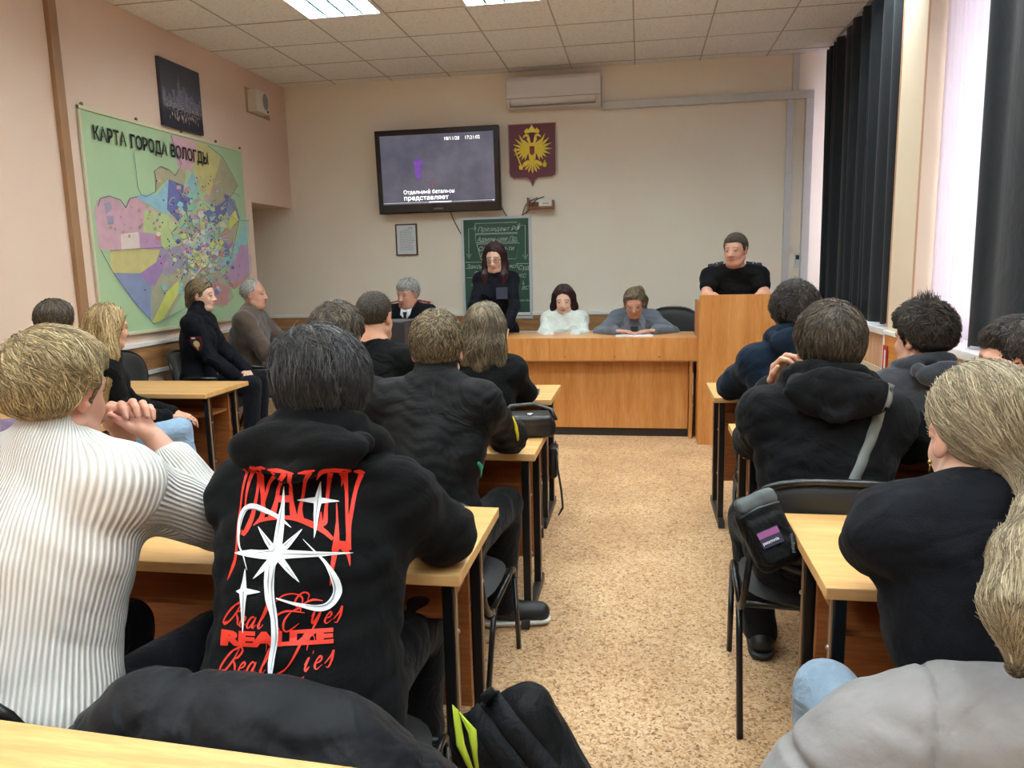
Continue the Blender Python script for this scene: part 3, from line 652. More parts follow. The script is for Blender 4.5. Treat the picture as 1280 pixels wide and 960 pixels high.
def make_chair(arms=False,name='conference_chair'):
    r=empty(name); SZ=.40
    q=MB(); q.add(*pad(Vector((0,.02,SZ)),.23,.22,.06,Matrix.Rotation(-PI/2,3,'X'),.0,3.2)); q.build('seat',m_pad,r,True)
    q=MB(); Rb=Matrix.Rotation(math.radians(9),3,'X'); q.add(*pad(Vector((0,-.25,.67)),.225,.145,.05,Rb,-.05,2.5)); q.build('backrest',m_pad,r,True)
    q=MB(); pts=[]
    for k in range(33):
        a=2*PI*k/32; ca,sa=math.cos(a),math.sin(a); x=.232*math.copysign(abs(ca)**(.8),ca); z=.152*math.copysign(abs(sa)**(.8),sa)
        pts.append(Vector((0,-.25,.67))+Rb@Vector((x,-.012+.05*(x/.225)**2,z)))
    q.tube(pts[:-1],.011,8,closed=True); q.build('back_rim',m_vinyl,r,True)
    for sx in (-1,1):
        x=.24*sx
        pts=[(x,.24,.0),(x,.19,.34)]+arc((x,.19,.34),(x,.18,.39),(x,.12,.385))+[(x,-.16,.375)]+arc((x,-.16,.375),(x,-.225,.375),(x*.97,-.24,.46))+[(x*.9,-.275,.66)]
        q=MB().tube(pts,.0125,8,flat=.75); q.build('front_leg',m_steel,r,True)
        q=MB().tube([(x,-.29,.0),(x,-.17,.30),(x,-.13,.37)],.0125,8,flat=.75); q.build('rear_leg',m_steel,r,True)
        if arms:
            q=MB().tube([(x*1.08,-.23,.62),(x*1.12,-.1,.625),(x*1.12,.1,.615)]+arc((x*1.12,.1,.615),(x*1.12,.17,.60),(x*1.1,.15,.52))+[(x*1.0,.10,.40)],.011,8); q.build('arm_tube',m_steel,r,True)
            q=MB().tube([(x*1.12,-.12,.64),(x*1.12,-.02,.645),(x*1.12,.12,.635)],[.018,.022,.018],8,flat=.6); q.build('arm_pad',m_vinyl,r,True)
    for yy in (-.15,.16): MB().tube([(-.24,yy,.372),(.24,yy,.372)],.011,8).build('cross_bar',m_steel,r,True)
    return r
CH=make_chair(); CHA=make_chair(True); used=set()
def chair(x,y,rz,lb,arms=False,group='black conference chairs'):
    src=CHA if arms else CH
    if arms in used: c=copy_tree(src)
    else: c=src; used.add(arms)
    c.location=(x,y,0); c.rotation_euler=(0,0,math.radians(rz)); return tag(c,lb,'chair',group)
# ---------------------------------------------------------------- implicit surfaces
def axis(lo,hi,h,fines):
    out=[lo];x=lo
    while x<hi:
        st=h
        for a,b_,hf in fines:
            if a-h<x<b_: st=min(st,hf)
        x+=st; out.append(x)
    return np.array(out,dtype=np.float32)
class Field:
    def __init__(s,lo,hi,h,fines=()):
        s.ax=[axis(lo[i],hi[i],h,[(f[0][i],f[1][i],f[2]) for f in fines]) for i in range(3)]
        s.D=np.full([len(a) for a in s.ax],1.0,dtype=np.float32); s.h=h
    def sub(s,lo,hi):
        sl=[]
        for i in range(3):
            a=np.searchsorted(s.ax[i],lo[i]); b_=np.searchsorted(s.ax[i],hi[i]); sl.append(slice(a,max(b_,a)))
        return tuple(sl)
    def pts(s,sl): return s.ax[0][sl[0]][:,None,None],s.ax[1][sl[1]][None,:,None],s.ax[2][sl[2]][None,None,:]
    def put(s,sl,d,k,mode):
        A=s.D[sl]
        if mode=='u':
            if k<=0: s.D[sl]=np.minimum(A,d)
            else:
                h=np.clip(.5+.5*(A-d)/k,0,1); s.D[sl]=A*(1-h)+d*h-k*h*(1-h)
        elif mode=='s':   # subtract
            if k<=0: s.D[sl]=np.maximum(A,-d)
            else:
                h=np.clip(.5-.5*(A+d)/k,0,1); s.D[sl]=A*(1-h)-d*h+k*h*(1-h)
    def rc(s,a,b,ra,rb,k=.02,mode='u',flat=None,pad=.0):
        a=np.array(a,float);b=np.array(b,float); R=max(ra,rb)+k+.03+pad
        lo=np.minimum(a,b)-R; hi=np.maximum(a,b)+R; sl=s.sub(lo,hi)
        if s.D[sl].size==0: return s
        X,Y,Z=s.pts(sl); ab=b-a; L2=max(ab@ab,1e-9)
        t=np.clip(((X-a[0])*ab[0]+(Y-a[1])*ab[1]+(Z-a[2])*ab[2])/L2,0,1)
        dx=X-a[0]-t*ab[0];dy=Y-a[1]-t*ab[1];dz=Z-a[2]-t*ab[2]
        if flat is not None:
            n,sc=np.array(flat[0],float),flat[1]; n/=np.linalg.norm(n); q=dx*n[0]+dy*n[1]+dz*n[2]
            d=np.sqrt(dx*dx+dy*dy+dz*dz+q*q*(sc*sc-1))-(ra+(rb-ra)*t)
            if sc>1: d=d/np.sqrt(1+0*(d))
        else: d=np.sqrt(dx*dx+dy*dy+dz*dz)-(ra+(rb-ra)*t)
        s.put(sl,d.astype(np.float32),k,mode); return s
    def el(s,c,r,k=.02,mode='u',R=None):
        c=np.array(c,float); r=np.array(r,float); m=max(r)+k+.03
        sl=s.sub(c-m,c+m)
        if s.D[sl].size==0: return s
        X,Y,Z=s.pts(sl); X=X-c[0];Y=Y-c[1];Z=Z-c[2]
        if R is not None:
            R=np.array(R); X,Y,Z=R[0,0]*X+R[1,0]*Y+R[2,0]*Z,R[0,1]*X+R[1,1]*Y+R[2,1]*Z,R[0,2]*X+R[1,2]*Y+R[2,2]*Z
        k0=np.sqrt((X/r[0])**2+(Y/r[1])**2+(Z/r[2])**2); k1=np.sqrt((X/r[0]**2)**2+(Y/r[1]**2)**2+(Z/r[2]**2)**2)
        d=k0*(k0-1)/np.maximum(k1,1e-6); s.put(sl,d.astype(np.float32),k,mode); return s
    def bx(s,c,hf,R=None,rad=.01,k=.01,mode='u'):
        c=np.array(c,float); hf=np.array(hf,float); m=np.linalg.norm(hf)+k+.03
        sl=s.sub(c-m,c+m)
        if s.D[sl].size==0: return s
        X,Y,Z=s.pts(sl); X=X-c[0];Y=Y-c[1];Z=Z-c[2]
        if R is not None:
            R=np.array(R); X,Y,Z=R[0,0]*X+R[1,0]*Y+R[2,0]*Z,R[0,1]*X+R[1,1]*Y+R[2,1]*Z,R[0,2]*X+R[1,2]*Y+R[2,2]*Z
        qx,qy,qz=abs(X)-hf[0]+rad,abs(Y)-hf[1]+rad,abs(Z)-hf[2]+rad
        qx,qy,qz=np.broadcast_arrays(qx,qy,qz)
        d=np.sqrt(np.maximum(qx,0)**2+np.maximum(qy,0)**2+np.maximum(qz,0)**2)+np.minimum(np.maximum(np.maximum(qx,qy),qz),0)-rad
        s.put(sl,d.astype(np.float32),k,mode); return s
    def half(s,p,n,k=.005):
        """cut away everything on the +n side of the plane through p"""
        n=np.array(n,float); n/=np.linalg.norm(n); X,Y,Z=s.pts((slice(None),)*3)
        d=-((X-p[0])*n[0]+(Y-p[1])*n[1]+(Z-p[2])*n[2]); s.put((slice(None),)*3,d.astype(np.float32),k,'s'); return s
    def warp(s,amp,f,seed=0,ridge=False):
        X,Y,Z=s.pts((slice(None),)*3); rg=np.random.default_rng(seed); tot=0
        near=None
        for i in range(5):
            kx,ky,kz=rg.normal(0,1,3)*np.array(f); ph=rg.uniform(0,6.28)
            w=.8*np.sin(X*kz*.7+Y*kx*.6+Z*ky*.5+ph*2)
            v=np.sin(X*kx+Y*ky+Z*kz+ph+w)
            if ridge: v=1-2*np.abs(v)
            tot=tot+v
        s.D=(s.D+amp*tot/5*1.6).astype(np.float32); return s
    def mesh(s):
        D=s.D.copy(); D[0]=1;D[-1]=1;D[:,0]=1;D[:,-1]=1;D[:,:,0]=1;D[:,:,-1]=1
        D=np.where(np.abs(D)<1e-7,1e-7,D)
        I=D<0
        c=[I[i:I.shape[0]-1+i, j:I.shape[1]-1+j, k:I.shape[2]-1+k] for i in (0,1) for j in (0,1) for k in (0,1)]
        sm=sum(q.astype(np.int8) for q in c); act=(sm>0)&(sm<8)
        ii,jj,kk=np.nonzero(act); n=len(ii); idx=np.full(act.shape,-1,np.int64); idx[ii,jj,kk]=np.arange(n)
        P=np.zeros((n,3)); C=np.zeros(n); ax=s.ax
        cor=[(i,j,k) for i in (0,1) for j in (0,1) for k in (0,1)]
        val={q:D[ii+q[0],jj+q[1],kk+q[2]] for q in cor}
        for q in cor:
            for a in range(3):
                if q[a]==1: continue
                r=list(q); r[a]=1; r=tuple(r); v0,v1=val[q],val[r]; m=(v0<0)!=(v1<0)
                t=np.where(m,v0/np.where(m,v0-v1,1),0)
                p0=np.stack([ax[0][ii+q[0]],ax[1][jj+q[1]],ax[2][kk+q[2]]],1).astype(float); p1=np.stack([ax[0][ii+r[0]],ax[1][jj+r[1]],ax[2][kk+r[2]]],1)
                P+=np.where(m[:,None],p0+(p1-p0)*t[:,None],0); C+=m
        P/=np.maximum(C,1)[:,None]
        F=[]
        for a in range(3):
            b_,c_=[(1,2),(2,0),(0,1)][a]
            s0=[slice(None)]*3; s1=[slice(None)]*3; s0[a]=slice(0,-1); s1[a]=slice(1,None)
            A=I[tuple(s0)];B=I[tuple(s1)]; e=np.array(np.nonzero(A!=B)).T
            e=e[(e[:,b_]>0)&(e[:,c_]>0)]
            e=e[(e[:,b_]<I.shape[b_]-1)&(e[:,c_]<I.shape[c_]-1)]
            ins=A[e[:,0],e[:,1],e[:,2]]
            def cell(db,dc):
                q=e.copy(); q[:,b_]-=db; q[:,c_]-=dc; return idx[q[:,0],q[:,1],q[:,2]]
            f=np.stack([cell(1,1),cell(0,1),cell(0,0),cell(1,0)],1)
            f=np.where(ins[:,None],f,f[:,::-1]); F.append(f)
        F=np.concatenate(F); F=F[(F>=0).all(1)]
        return P,F
    def sampler(s):
        h=s.ax[0][1]-s.ax[0][0]; o=np.array([a[0] for a in s.ax]); D=s.D; G=np.gradient(D,h)
        sh=np.array(D.shape)-2
        def smp(A,P):
            q=np.clip((P-o)/h,0,sh+.999); i=np.minimum(q.astype(int),sh); f=q-i; r=0
            for a in (0,1):
                for b_ in (0,1):
                    for c in (0,1):
                        r=r+A[i[:,0]+a,i[:,1]+b_,i[:,2]+c]*(f[:,0] if a else 1-f[:,0])*(f[:,1] if b_ else 1-f[:,1])*(f[:,2] if c else 1-f[:,2])
            return r
        return (lambda P: smp(D,P)),(lambda P: np.stack([smp(g,P) for g in G],1))
def np_mesh(name,P,F,mats,parent=None,smooth=True,midx=None,attrs=None):
    me=bpy.data.meshes.new(name); nf=len(F); w=F.shape[1]
    me.vertices.add(len(P)); me.vertices.foreach_set('co',np.asarray(P,np.float32).ravel())
    me.loops.add(nf*w); me.loops.foreach_set('vertex_index',F.astype(np.int32).ravel())
    me.polygons.add(nf); me.polygons.foreach_set('loop_start',np.arange(0,nf*w,w,dtype=np.int32)); me.polygons.foreach_set('loop_total',np.full(nf,w,np.int32))
    me.update(calc_edges=True)
    for k,v in (attrs or {}).items():
        if v.ndim==2:
            a=me.color_attributes.new(k,'FLOAT_COLOR','POINT'); a.data.foreach_set('color',np.concatenate([v,np.ones((len(v),1))],1).astype(np.float32).ravel())
        else:
            a=me.attributes.new(k,'FLOAT','POINT'); a.data.foreach_set('value',v.astype(np.float32))
    return _fin(name,me,mats,parent,smooth,midx)
# ---------------------------------------------------------------- materials for people
def skin_mat(name,c,lip='b0605a',red='c87a68'):
    if name in MATS: return MATS[name]
    m,nt,b=newmat(name)
    base=lin(c); n=noise(nt,coords(nt),35,4); r=ramp(nt,[(.3,[x*.93 for x in base[:3]]),(.7,[min(1,x*1.05) for x in base[:3]])],n.outputs['Fac'])
    a=N(nt,'ShaderNodeAttribute',attribute_name='tint'); sp=N(nt,'ShaderNodeSeparateColor'); nt.links.new(a.outputs['Color'],sp.inputs[0])
    prev=r.outputs[0]
    for ch,col in (('Red',lip),('Green',red),('Blue','3a2a20')):
        mx=N(nt,'ShaderNodeMix',data_type='RGBA'); mx.inputs[7].default_value=lin(col); nt.links.new(prev,mx.inputs[6]); nt.links.new(sp.outputs[ch],mx.inputs[0]); prev=mx.outputs[2]
    nt.links.new(prev,b.inputs['Base Color']); b.inputs['Roughness'].default_value=.5; b.inputs['Specular IOR Level'].default_value=.35
    b.inputs['Subsurface Weight'].default_value=.12; b.inputs['Subsurface Radius'].default_value=(.012,.005,.003); b.inputs['Subsurface Scale'].default_value=.6
    n2=noise(nt,coords(nt),420,2); bump(nt,b,n2.outputs['Fac'],.06,.002); MATS[name]=m; return m
def hair_mat(name,c1,c2,c3,rough=.42,spec=.5):
    if name in MATS: return MATS[name]
    m,nt,b=newmat(name); g=N(nt,'ShaderNodeNewGeometry'); r=ramp(nt,[(0,c1),(.5,c2),(1,c3)],g.outputs['Random Per Island'])
    nt.links.new(r.outputs[0],b.inputs['Base Color']); b.inputs['Roughness'].default_value=rough; b.inputs['Specular IOR Level'].default_value=spec; MATS[name]=m; return m
# ---------------------------------------------------------------- the figure
def V3(*a): return np.array(a,float)
def rotz(a): c,s_=math.cos(a),math.sin(a); return np.array([[c,-s_,0],[s_,c,0],[0,0,1]])
def eul(yaw,pitch,roll): # degrees; yaw + = turn to own left, pitch + = nod down, roll + = tilt to own right
    y,p,r=map(math.radians,(yaw,pitch,roll))
    return np.array(Matrix.Rotation(y,3,'Z')@Matrix.Rotation(-p,3,'X')@Matrix.Rotation(r,3,'Y'))
def ik(S_,W_,la,lb,hint):
    d=W_-S_; L=np.linalg.norm(d); 
    if L>la+lb-.01: W_=S_+d/L*(la+lb-.01); d=W_-S_; L=la+lb-.01
    L=max(L,abs(la-lb)+.02); u=d/np.linalg.norm(d); a=(la*la-lb*lb+L*L)/(2*L); h=math.sqrt(max(la*la-a*a,0))
    n=hint-u*(hint@u); n/=np.linalg.norm(n); return S_+u*a+n*h,W_
def unit(v): v=np.array(v,float); return v/np.linalg.norm(v)
def hand(f,w,d,n,side,curl=.5,sc=1.0,spread=.1,thumb=.5):
    """w wrist, d towards the fingers, n palm normal, side +1: thumb towards +cross(d,n)"""
    d=unit(d); n=unit(n-d*(n@d)); t=np.cross(d,n)*side   # t points to the thumb side
    kn=[]
    for i,(o,l) in enumerate(((.030,.085),(.010,.090),(-.011,.086),(-.030,.078))):
        k_=w+d*l*sc+t*o*sc; kn.append(k_); f.rc(w+d*.012*sc+t*o*.55*sc,k_,.0165*sc,.0115*sc,.010,flat=(n,1.15))
    L=[(.041,.025,.021),(.045,.029,.022),(.042,.027,.021),(.033,.020,.019)]
    for i in range(4):
        p=kn[i]; sp=(1.5-i)*spread; dd=unit(d+t*sp); a=0
        for j,l in enumerate(L[i]):
            a+=curl*(.75,1.05,.65)[j]; v=dd*math.cos(a)+n*math.sin(a); q=p+v*l*sc
            r0,r1=((.0098,.0088),(.0088,.0080),(.0080,.0068))[j]; sc2=sc*(1 if i<3 else .88)
            f.rc(p,q,r0*sc2,r1*sc2,.004); p=q
    p=w+d*.020*sc+t*.020*sc; q=p+(d*.55+t*.62+n*.35*thumb)*.042*sc; f.rc(p,q,.0165*sc,.0115*sc,.010)
    p=q; q=p+unit(d*.85+t*.25+n*.55*thumb)*.032*sc; f.rc(p,q,.0108*sc,.0095*sc,.005); p=q; q=p+unit(d*.95-t*.05+n*.7*thumb)*.026*sc; f.rc(p,q,.0095*sc,.0075*sc,.004)
def head_prims(f,H,R,s_,neck,female=False,old=False,neckr=.056,full=0):
    T=lambda x,y,z: H+R@(V3(x,y,z)*s_)
    jw=.9 if female else 1.0
    f.rc(T(0,-.025,-.06),neck,neckr*s_,(neckr+.006)*s_,.03)
    f.el(T(0,-.014,.030),V3(.076,.096,.088)*s_,.02,R=R); f.el(T(0,.018,-.030),V3((.061+full)*jw,.074,.084)*s_,.03,R=R)
    f.rc(T(-.030*jw,.045,-.088),T(.030*jw,.045,-.088),(.026+full)*s_,(.026+full)*s_,.03); f.el(T(0,.066,-.092),V3(.020,.018,.020)*s_,.018,R=R)
    f.rc(T(-.058*jw,.0,-.058),T(-.030*jw,.045,-.085),.018*s_,.018*s_,.02); f.rc(T(.058*jw,.0,-.058),T(.030*jw,.045,-.085),.018*s_,.018*s_,.02)
    for sx in (-1,1):
        f.el(T(.034*sx,.058,-.035),V3(.022,.022,.024)*s_*(1+full*6),.02,R=R)
        f.el(T(.032*sx,.094,.008),V3(.017,.012,.012)*s_,.012,'s',R=R)
    for sx in (-1,1):
        f.el(T(.031*sx,.074,.006),V3(.0135,.0125,.0105)*s_,.003,R=R)
    f.rc(T(-.04,.068,.026),T(.04,.068,.026),.012*s_,.012*s_,.014)
    f.rc(T(0,.082,.012),T(0,.104,-.028),.0075*s_,.0120*s_,.008)
    for sx in (-1,1): f.el(T(.012*sx,.093,-.031),V3(.0075,.010,.0075)*s_,.006,R=R)
    f.rc(T(-.019,.080,-.058),T(.019,.080,-.058),.0065*s_,.0065*s_,.006,flat=(R@V3(0,1,0),.8)); f.rc(T(-.015,.080,-.067),T(.015,.080,-.067),.0075*s_,.0075*s_,.005)
    f.rc(T(-.021,.093,-.0622),T(.021,.093,-.0622),.0018*s_,.0018*s_,.003,'s')
    for sx in (-1,1): # ears
        Re=R@np.array(Matrix.Rotation(math.radians(-22*sx),3,'Z')@Matrix.Rotation(math.radians(-8),3,'X'))
        c=T(.081*sx,-.008,-.002); f.el(c,V3(.008,.018,.031)*s_,.005,R=Re); f.el(T(.079*sx,-.004,-.024),V3(.007,.011,.013)*s_,.005,R=Re)
        f.el(T(.0905*sx,-.000,.002),V3(.006,.010,.018)*s_,.004,'s',R=Re); f.el(T(.088*sx,.004,-.008),V3(.006,.006,.008)*s_,.003,'s',R=Re)
def head_tint(P,H,R,s_,lips=.7,brow=1,red=.5,bw=.0):
    q=(P-H)@R/s_; x,y,z=q[:,0],q[:,1],q[:,2]; sm=lambda v: np.clip(v,0,1)
    lip=sm(1.6-1.6*np.sqrt((x/.026)**2+((z+.063)/.0125)**2))*(y>.07)*lips
    ck=sm(1-np.sqrt(((abs(x)-.042)/.028)**2+((z+.03)/.03)**2))*(y>.02)*.5; er=(abs(x)>.078)*(y<.05)*(abs(z)<.045)*.7; ns=sm(1-np.sqrt((x/.02)**2+((z+.03)/.02)**2))*(y>.09)*.6
    rd=np.clip(ck+er+ns,0,1)*red
    zb=.030-.9*np.maximum(abs(x)-.035,0)**1.0*.5; br=sm(1.7-1.7*np.abs(z-zb)/.0065)*((abs(x)>.012)&(abs(x)<.052)&(y>.04))*brow*.85
    el_=sm(1.7-1.7*np.abs(z-(.0115-.35*np.maximum(abs(x)-.031,0)))/.0036)*((abs(x)>.018)&(abs(x)<.046)&(y>.055))*.9
    mo=sm(1.8-1.8*np.abs(z+.0622)/.002)*((abs(x)<.022)&(y>.07))*.5
    return np.stack([lip,rd,np.maximum(np.maximum(br,el_),mo)],1)
def make_hair(name,parent,H,R,s_,st,mat,dist):
    """st: style dict. thickness th (m), line: nape height, long: list of chain prims, flow fn name"""
    T=lambda x,y,z: H+R@(V3(x,y,z)*s_)
    th=st.get('th',.012); lo=H-V3(.16,.16,.15); hi=H+V3(.16,.16,.17)
    for c in st.get('chains',[]):
        for p,r_ in c: q=T(*p); lo=np.minimum(lo,q-r_-.04); hi=np.maximum(hi,q+r_+.04)
    h=st.get('h',.006); f=Field(lo,hi,h)
    f.el(T(0,-.014,.032+st.get('up',0)/2),V3(.076+th*.9,.096+th,.088+th+st.get('up',0)/2)*s_,.0,R=R)
    if st.get('fringe',0): f.el(T(0,.045,.055),V3(.070,.062,.052)*s_,.02,R=R)
    for e in st.get('blobs',[]): f.el(T(*e[0]),V3(*e[1])*s_,.03,R=R)
    # hairline cut in head coordinates
    X,Y,Z=f.pts((slice(None),)*3); RX_=R
    dx,dy,dz=X-H[0],Y-H[1],Z-H[2]
    x=(RX_[0,0]*dx+RX_[1,0]*dy+RX_[2,0]*dz)/s_; y=(RX_[0,1]*dx+RX_[1,1]*dy+RX_[2,1]*dz)/s_; z=(RX_[0,2]*dx+RX_[1,2]*dy+RX_[2,2]*dz)/s_
    x,y,z=np.broadcast_arrays(x,y,z)
    fr,ear,nape=st.get('front',.062),st.get('ear',.012),st.get('nape',-.075)
    ang=y  # front-back coordinate
    zh=np.interp(y.ravel(),[-.11,-.055,-.028,-.005,.018,.032,.06,.1],[nape,nape+.006,ear*.3+nape*.7,ear,ear-.02 if st.get('burn',1) else ear,ear+.03,fr-.004,fr]).reshape(y.shape)
    zh=zh+np.where((y>.03)&(np.abs(x)>.035),np.clip((np.abs(x)-.035)*.35,0,.02),0)
    cut=(zh-z)*s_; ta=st.get('taper',.8)*th
    Dh=np.maximum(f.D+ta*np.clip(1-(z-zh)/.035,0,1)*s_,cut*.9)
    f.D=Dh.astype(np.float32)
    for c in st.get('chains',[]):
        for (p0,r0),(p1,r1) in zip(c[:-1],c[1:]): f.rc(T(*p0),T(*p1),r0*s_,r1*s_,.03,flat=st.get('cflat'))
    if st.get('warp'): f.warp(st['warp'],(40,40,25),st.get('seed',1))
    P,F=f.mesh(); 
    Dn,G=f.sampler(); rg=np.random.default_rng(st.get('seed',1))
    n=st.get('n',2500)
    i=rg.choice(len(P),n); P0=P[i]+rg.normal(0,h*.5,(n,3))
    fl=st.get('flow','down'); steps=st.get('steps',9); L=st.get('len',.05)*rg.uniform(.6,1.2,n); up=R@V3(0,0,1); crown=T(*st.get('crown',(0,-.055,.10)))
    fw=R@V3(0,1,0); rt=R@V3(1,0,0)
    lift=st.get('lift',.004)*rg.uniform(.1,1,n)**1.5; jit=rg.normal(0,st.get('jit',.15),(n,3))
    # clumping: strands share the jitter of a nearby clump seed
    nc=max(20,n//st.get('clump',14)); cs=P0[rg.choice(n,nc)]; cj=rg.normal(0,st.get('cj',.35),(nc,3)); own=np.empty(n,int)
    for a in range(0,n,1000): own[a:a+1000]=((P0[a:a+1000,None]-cs[None])**2).sum(2).argmin(1)
    jit=jit+cj[own]
    def flow(p):
        if fl=='down':
            v=(p-crown); v=v/np.maximum(np.linalg.norm(v,axis=1,keepdims=True),1e-6); w_=np.clip((crown@up-p@up)/.09,0,1)[:,None]; return v*(1-.6*w_)-up*(.25+1.0*w_)
        if fl=='straight': 
            q=(p-H)@R; v=np.zeros_like(p); sx=np.where(q[:,0:1]>=st.get('part',0),1,-1); hgt=np.clip((q[:,2:3]-.03)/.09,0,1)
            back=np.clip(-q[:,1:2]/.08,0,1); return rt*sx*hgt*1.2*(1-.6*back)-fw*hgt*.5*back*1.2-V3(0,0,1)*(1.05-hgt*.6)
        if fl=='tail':
            t=T(*st['tie']); v=t-p; dd=np.linalg.norm(v,axis=1,keepdims=True); v=v/np.maximum(dd,1e-6); below=((p-t)@V3(0,0,1)<.02)[:,None]&(dd<.5)
            tt=T(*st['tip'])-t; tt=tt/np.linalg.norm(tt); past=((p-t)@(-fw)>-.01)[:,None]&below; return np.where(past,tt[None]+0*v,v)
        if fl=='up': return (p-H)/.1+fw*.3
        if fl=='side':
            v=(p-crown); v=v/np.maximum(np.linalg.norm(v,axis=1,keepdims=True),1e-6); w_=np.clip((H@up+.03-p@up)/.06,0,1)[:,None]; return v+rt*.9*st.get('dir',1)*(1-w_)-up*(.2+1.1*w_)
    path=[P0]; p=P0.copy(); off=np.zeros(n)
    for k in range(steps):
        v=flow(p)+jit; g=G(p); g/=np.maximum(np.linalg.norm(g,axis=1,keepdims=True),1e-6)
        v=v-g*np.minimum((v*g).sum(1,keepdims=True),0) if fl=='up' else v-g*(v*g).sum(1,keepdims=True)
        v/=np.maximum(np.linalg.norm(v,axis=1,keepdims=True),1e-6)
        p=p+v*(L/steps)[:,None]; t=(k+1)/steps
        want=.001+lift*(math.sin(t*PI*.5)**2)*1.0+st.get('vol',.0)
        if fl!='up': p=p+g*np.clip(want-Dn(p),-.02,.02)[:,None]*np.minimum(1,np.ones(n))[:,None]
        path.append(p.copy())
    Q=np.stack(path,1); wd=st.get('w',max(.0007,.62*dist/944))*rg.uniform(.6,1.3,n)
    tan=np.gradient(Q,axis=1); tan/=np.maximum(np.linalg.norm(tan,axis=2,keepdims=True),1e-9)
    ref=np.where(np.abs(tan[...,2:3])<.9,V3(0,0,1)[None,None],V3(1,0,0)[None,None]); u=np.cross(tan,ref); u/=np.maximum(np.linalg.norm(u,axis=2,keepdims=True),1e-9); w_=np.cross(tan,u)
    tp=np.interp(np.linspace(0,1,steps+1),[0,.15,.6,1],[.5,1,.85,.1])[None,:,None]*wd[:,None,None]
    vs=np.stack([Q+tp*(u*math.cos(a)+w_*math.sin(a)) for a in (0,2.094,4.189)],2)  # n,steps+1,3,3
    base=len(P); VV=vs.reshape(-1,3); ids=(np.arange(n)[:,None,None]*(steps+1)*3+np.arange(steps)[None,:,None]*3+np.arange(3)[None,None,:])
    nx=(np.arange(3)+1)%3; a=ids; b_=ids[:,:,nx]; FF=np.stack([a,b_,b_+3,a+3],-1).reshape(-1,4)+base
    return np_mesh(name,np.concatenate([P,VV]),np.concatenate([F,FF]),mat,parent)
def eyes(parent,H,R,s_,iris='4a5a50'):
    T=lambda x,y,z: H+R@(V3(x,y,z)*s_)
    for sx in (-1,1):
        c=T(.031*sx,.0795,.005); m_=MB(); Rm=Matrix([list(r) for r in R]).to_4x4()
        m_.sphere(c,(.0110*s_,.0090*s_,.0046*s_),14,10,Rm); m_.cur=1; m_.sphere(T(.031*sx,.0862,.004),(.0056*s_,.0030*s_,.0044*s_),12,8,Rm)
        m_.build('eye',[plain('eye_white','a89c94',.3),plain('iris_'+iris,iris,.15)],parent,True)
def glasses(parent,H,R,s_,col='16171a',round_=True):
    T=lambda x,y,z: H+R@(V3(x,y,z)*s_); m_=MB()
    for sx in (-1,1):
        pts=[T(.034*sx+.024*math.cos(a),.100-.25*abs(.034*sx+.024*math.cos(a))**1.0*.5,.003+.020*math.sin(a)*(1 if round_ else .8)) for a in np.linspace(0,2*PI,20)[:-1]]
        m_.tube(pts,.0017*s_,6,closed=True); m_.tube([T(.057*sx,.090,.010),T(.078*sx,.06,.010),T(.088*sx,-.005,.008)],.0018*s_,6)
    m_.tube([T(-.011,.101,.006),T(0,.106,.010),T(.011,.101,.006)],.0016*s_,6); o=m_.build('glasses',plain('glasses_frame',col,.3),parent,True)
    l=MB()
    for sx in (-1,1):
        pts=[T(.034*sx+.023*math.cos(a),.0985-.125*abs(.034*sx),.003+.019*math.sin(a)) for a in np.linspace(0,2*PI,20)[:-1]]
        n=len(pts); back=[q-R@V3(0,.001,0) for q in pts]; l.add(pts+back,[tuple(range(n)),tuple(range(n,2*n))[::-1]]+[(i,(i+1)%n,n+(i+1)%n,n+i) for i in range(n)])
    l.build('lens',m_glass,o)
SKIN=skin_mat('light_skin','d3a187'); SKIN2=skin_mat('pale_skin','ddb5a0'); SKIN3=skin_mat('ruddy_skin','c99680',red='b26352')
PEOPLE={}
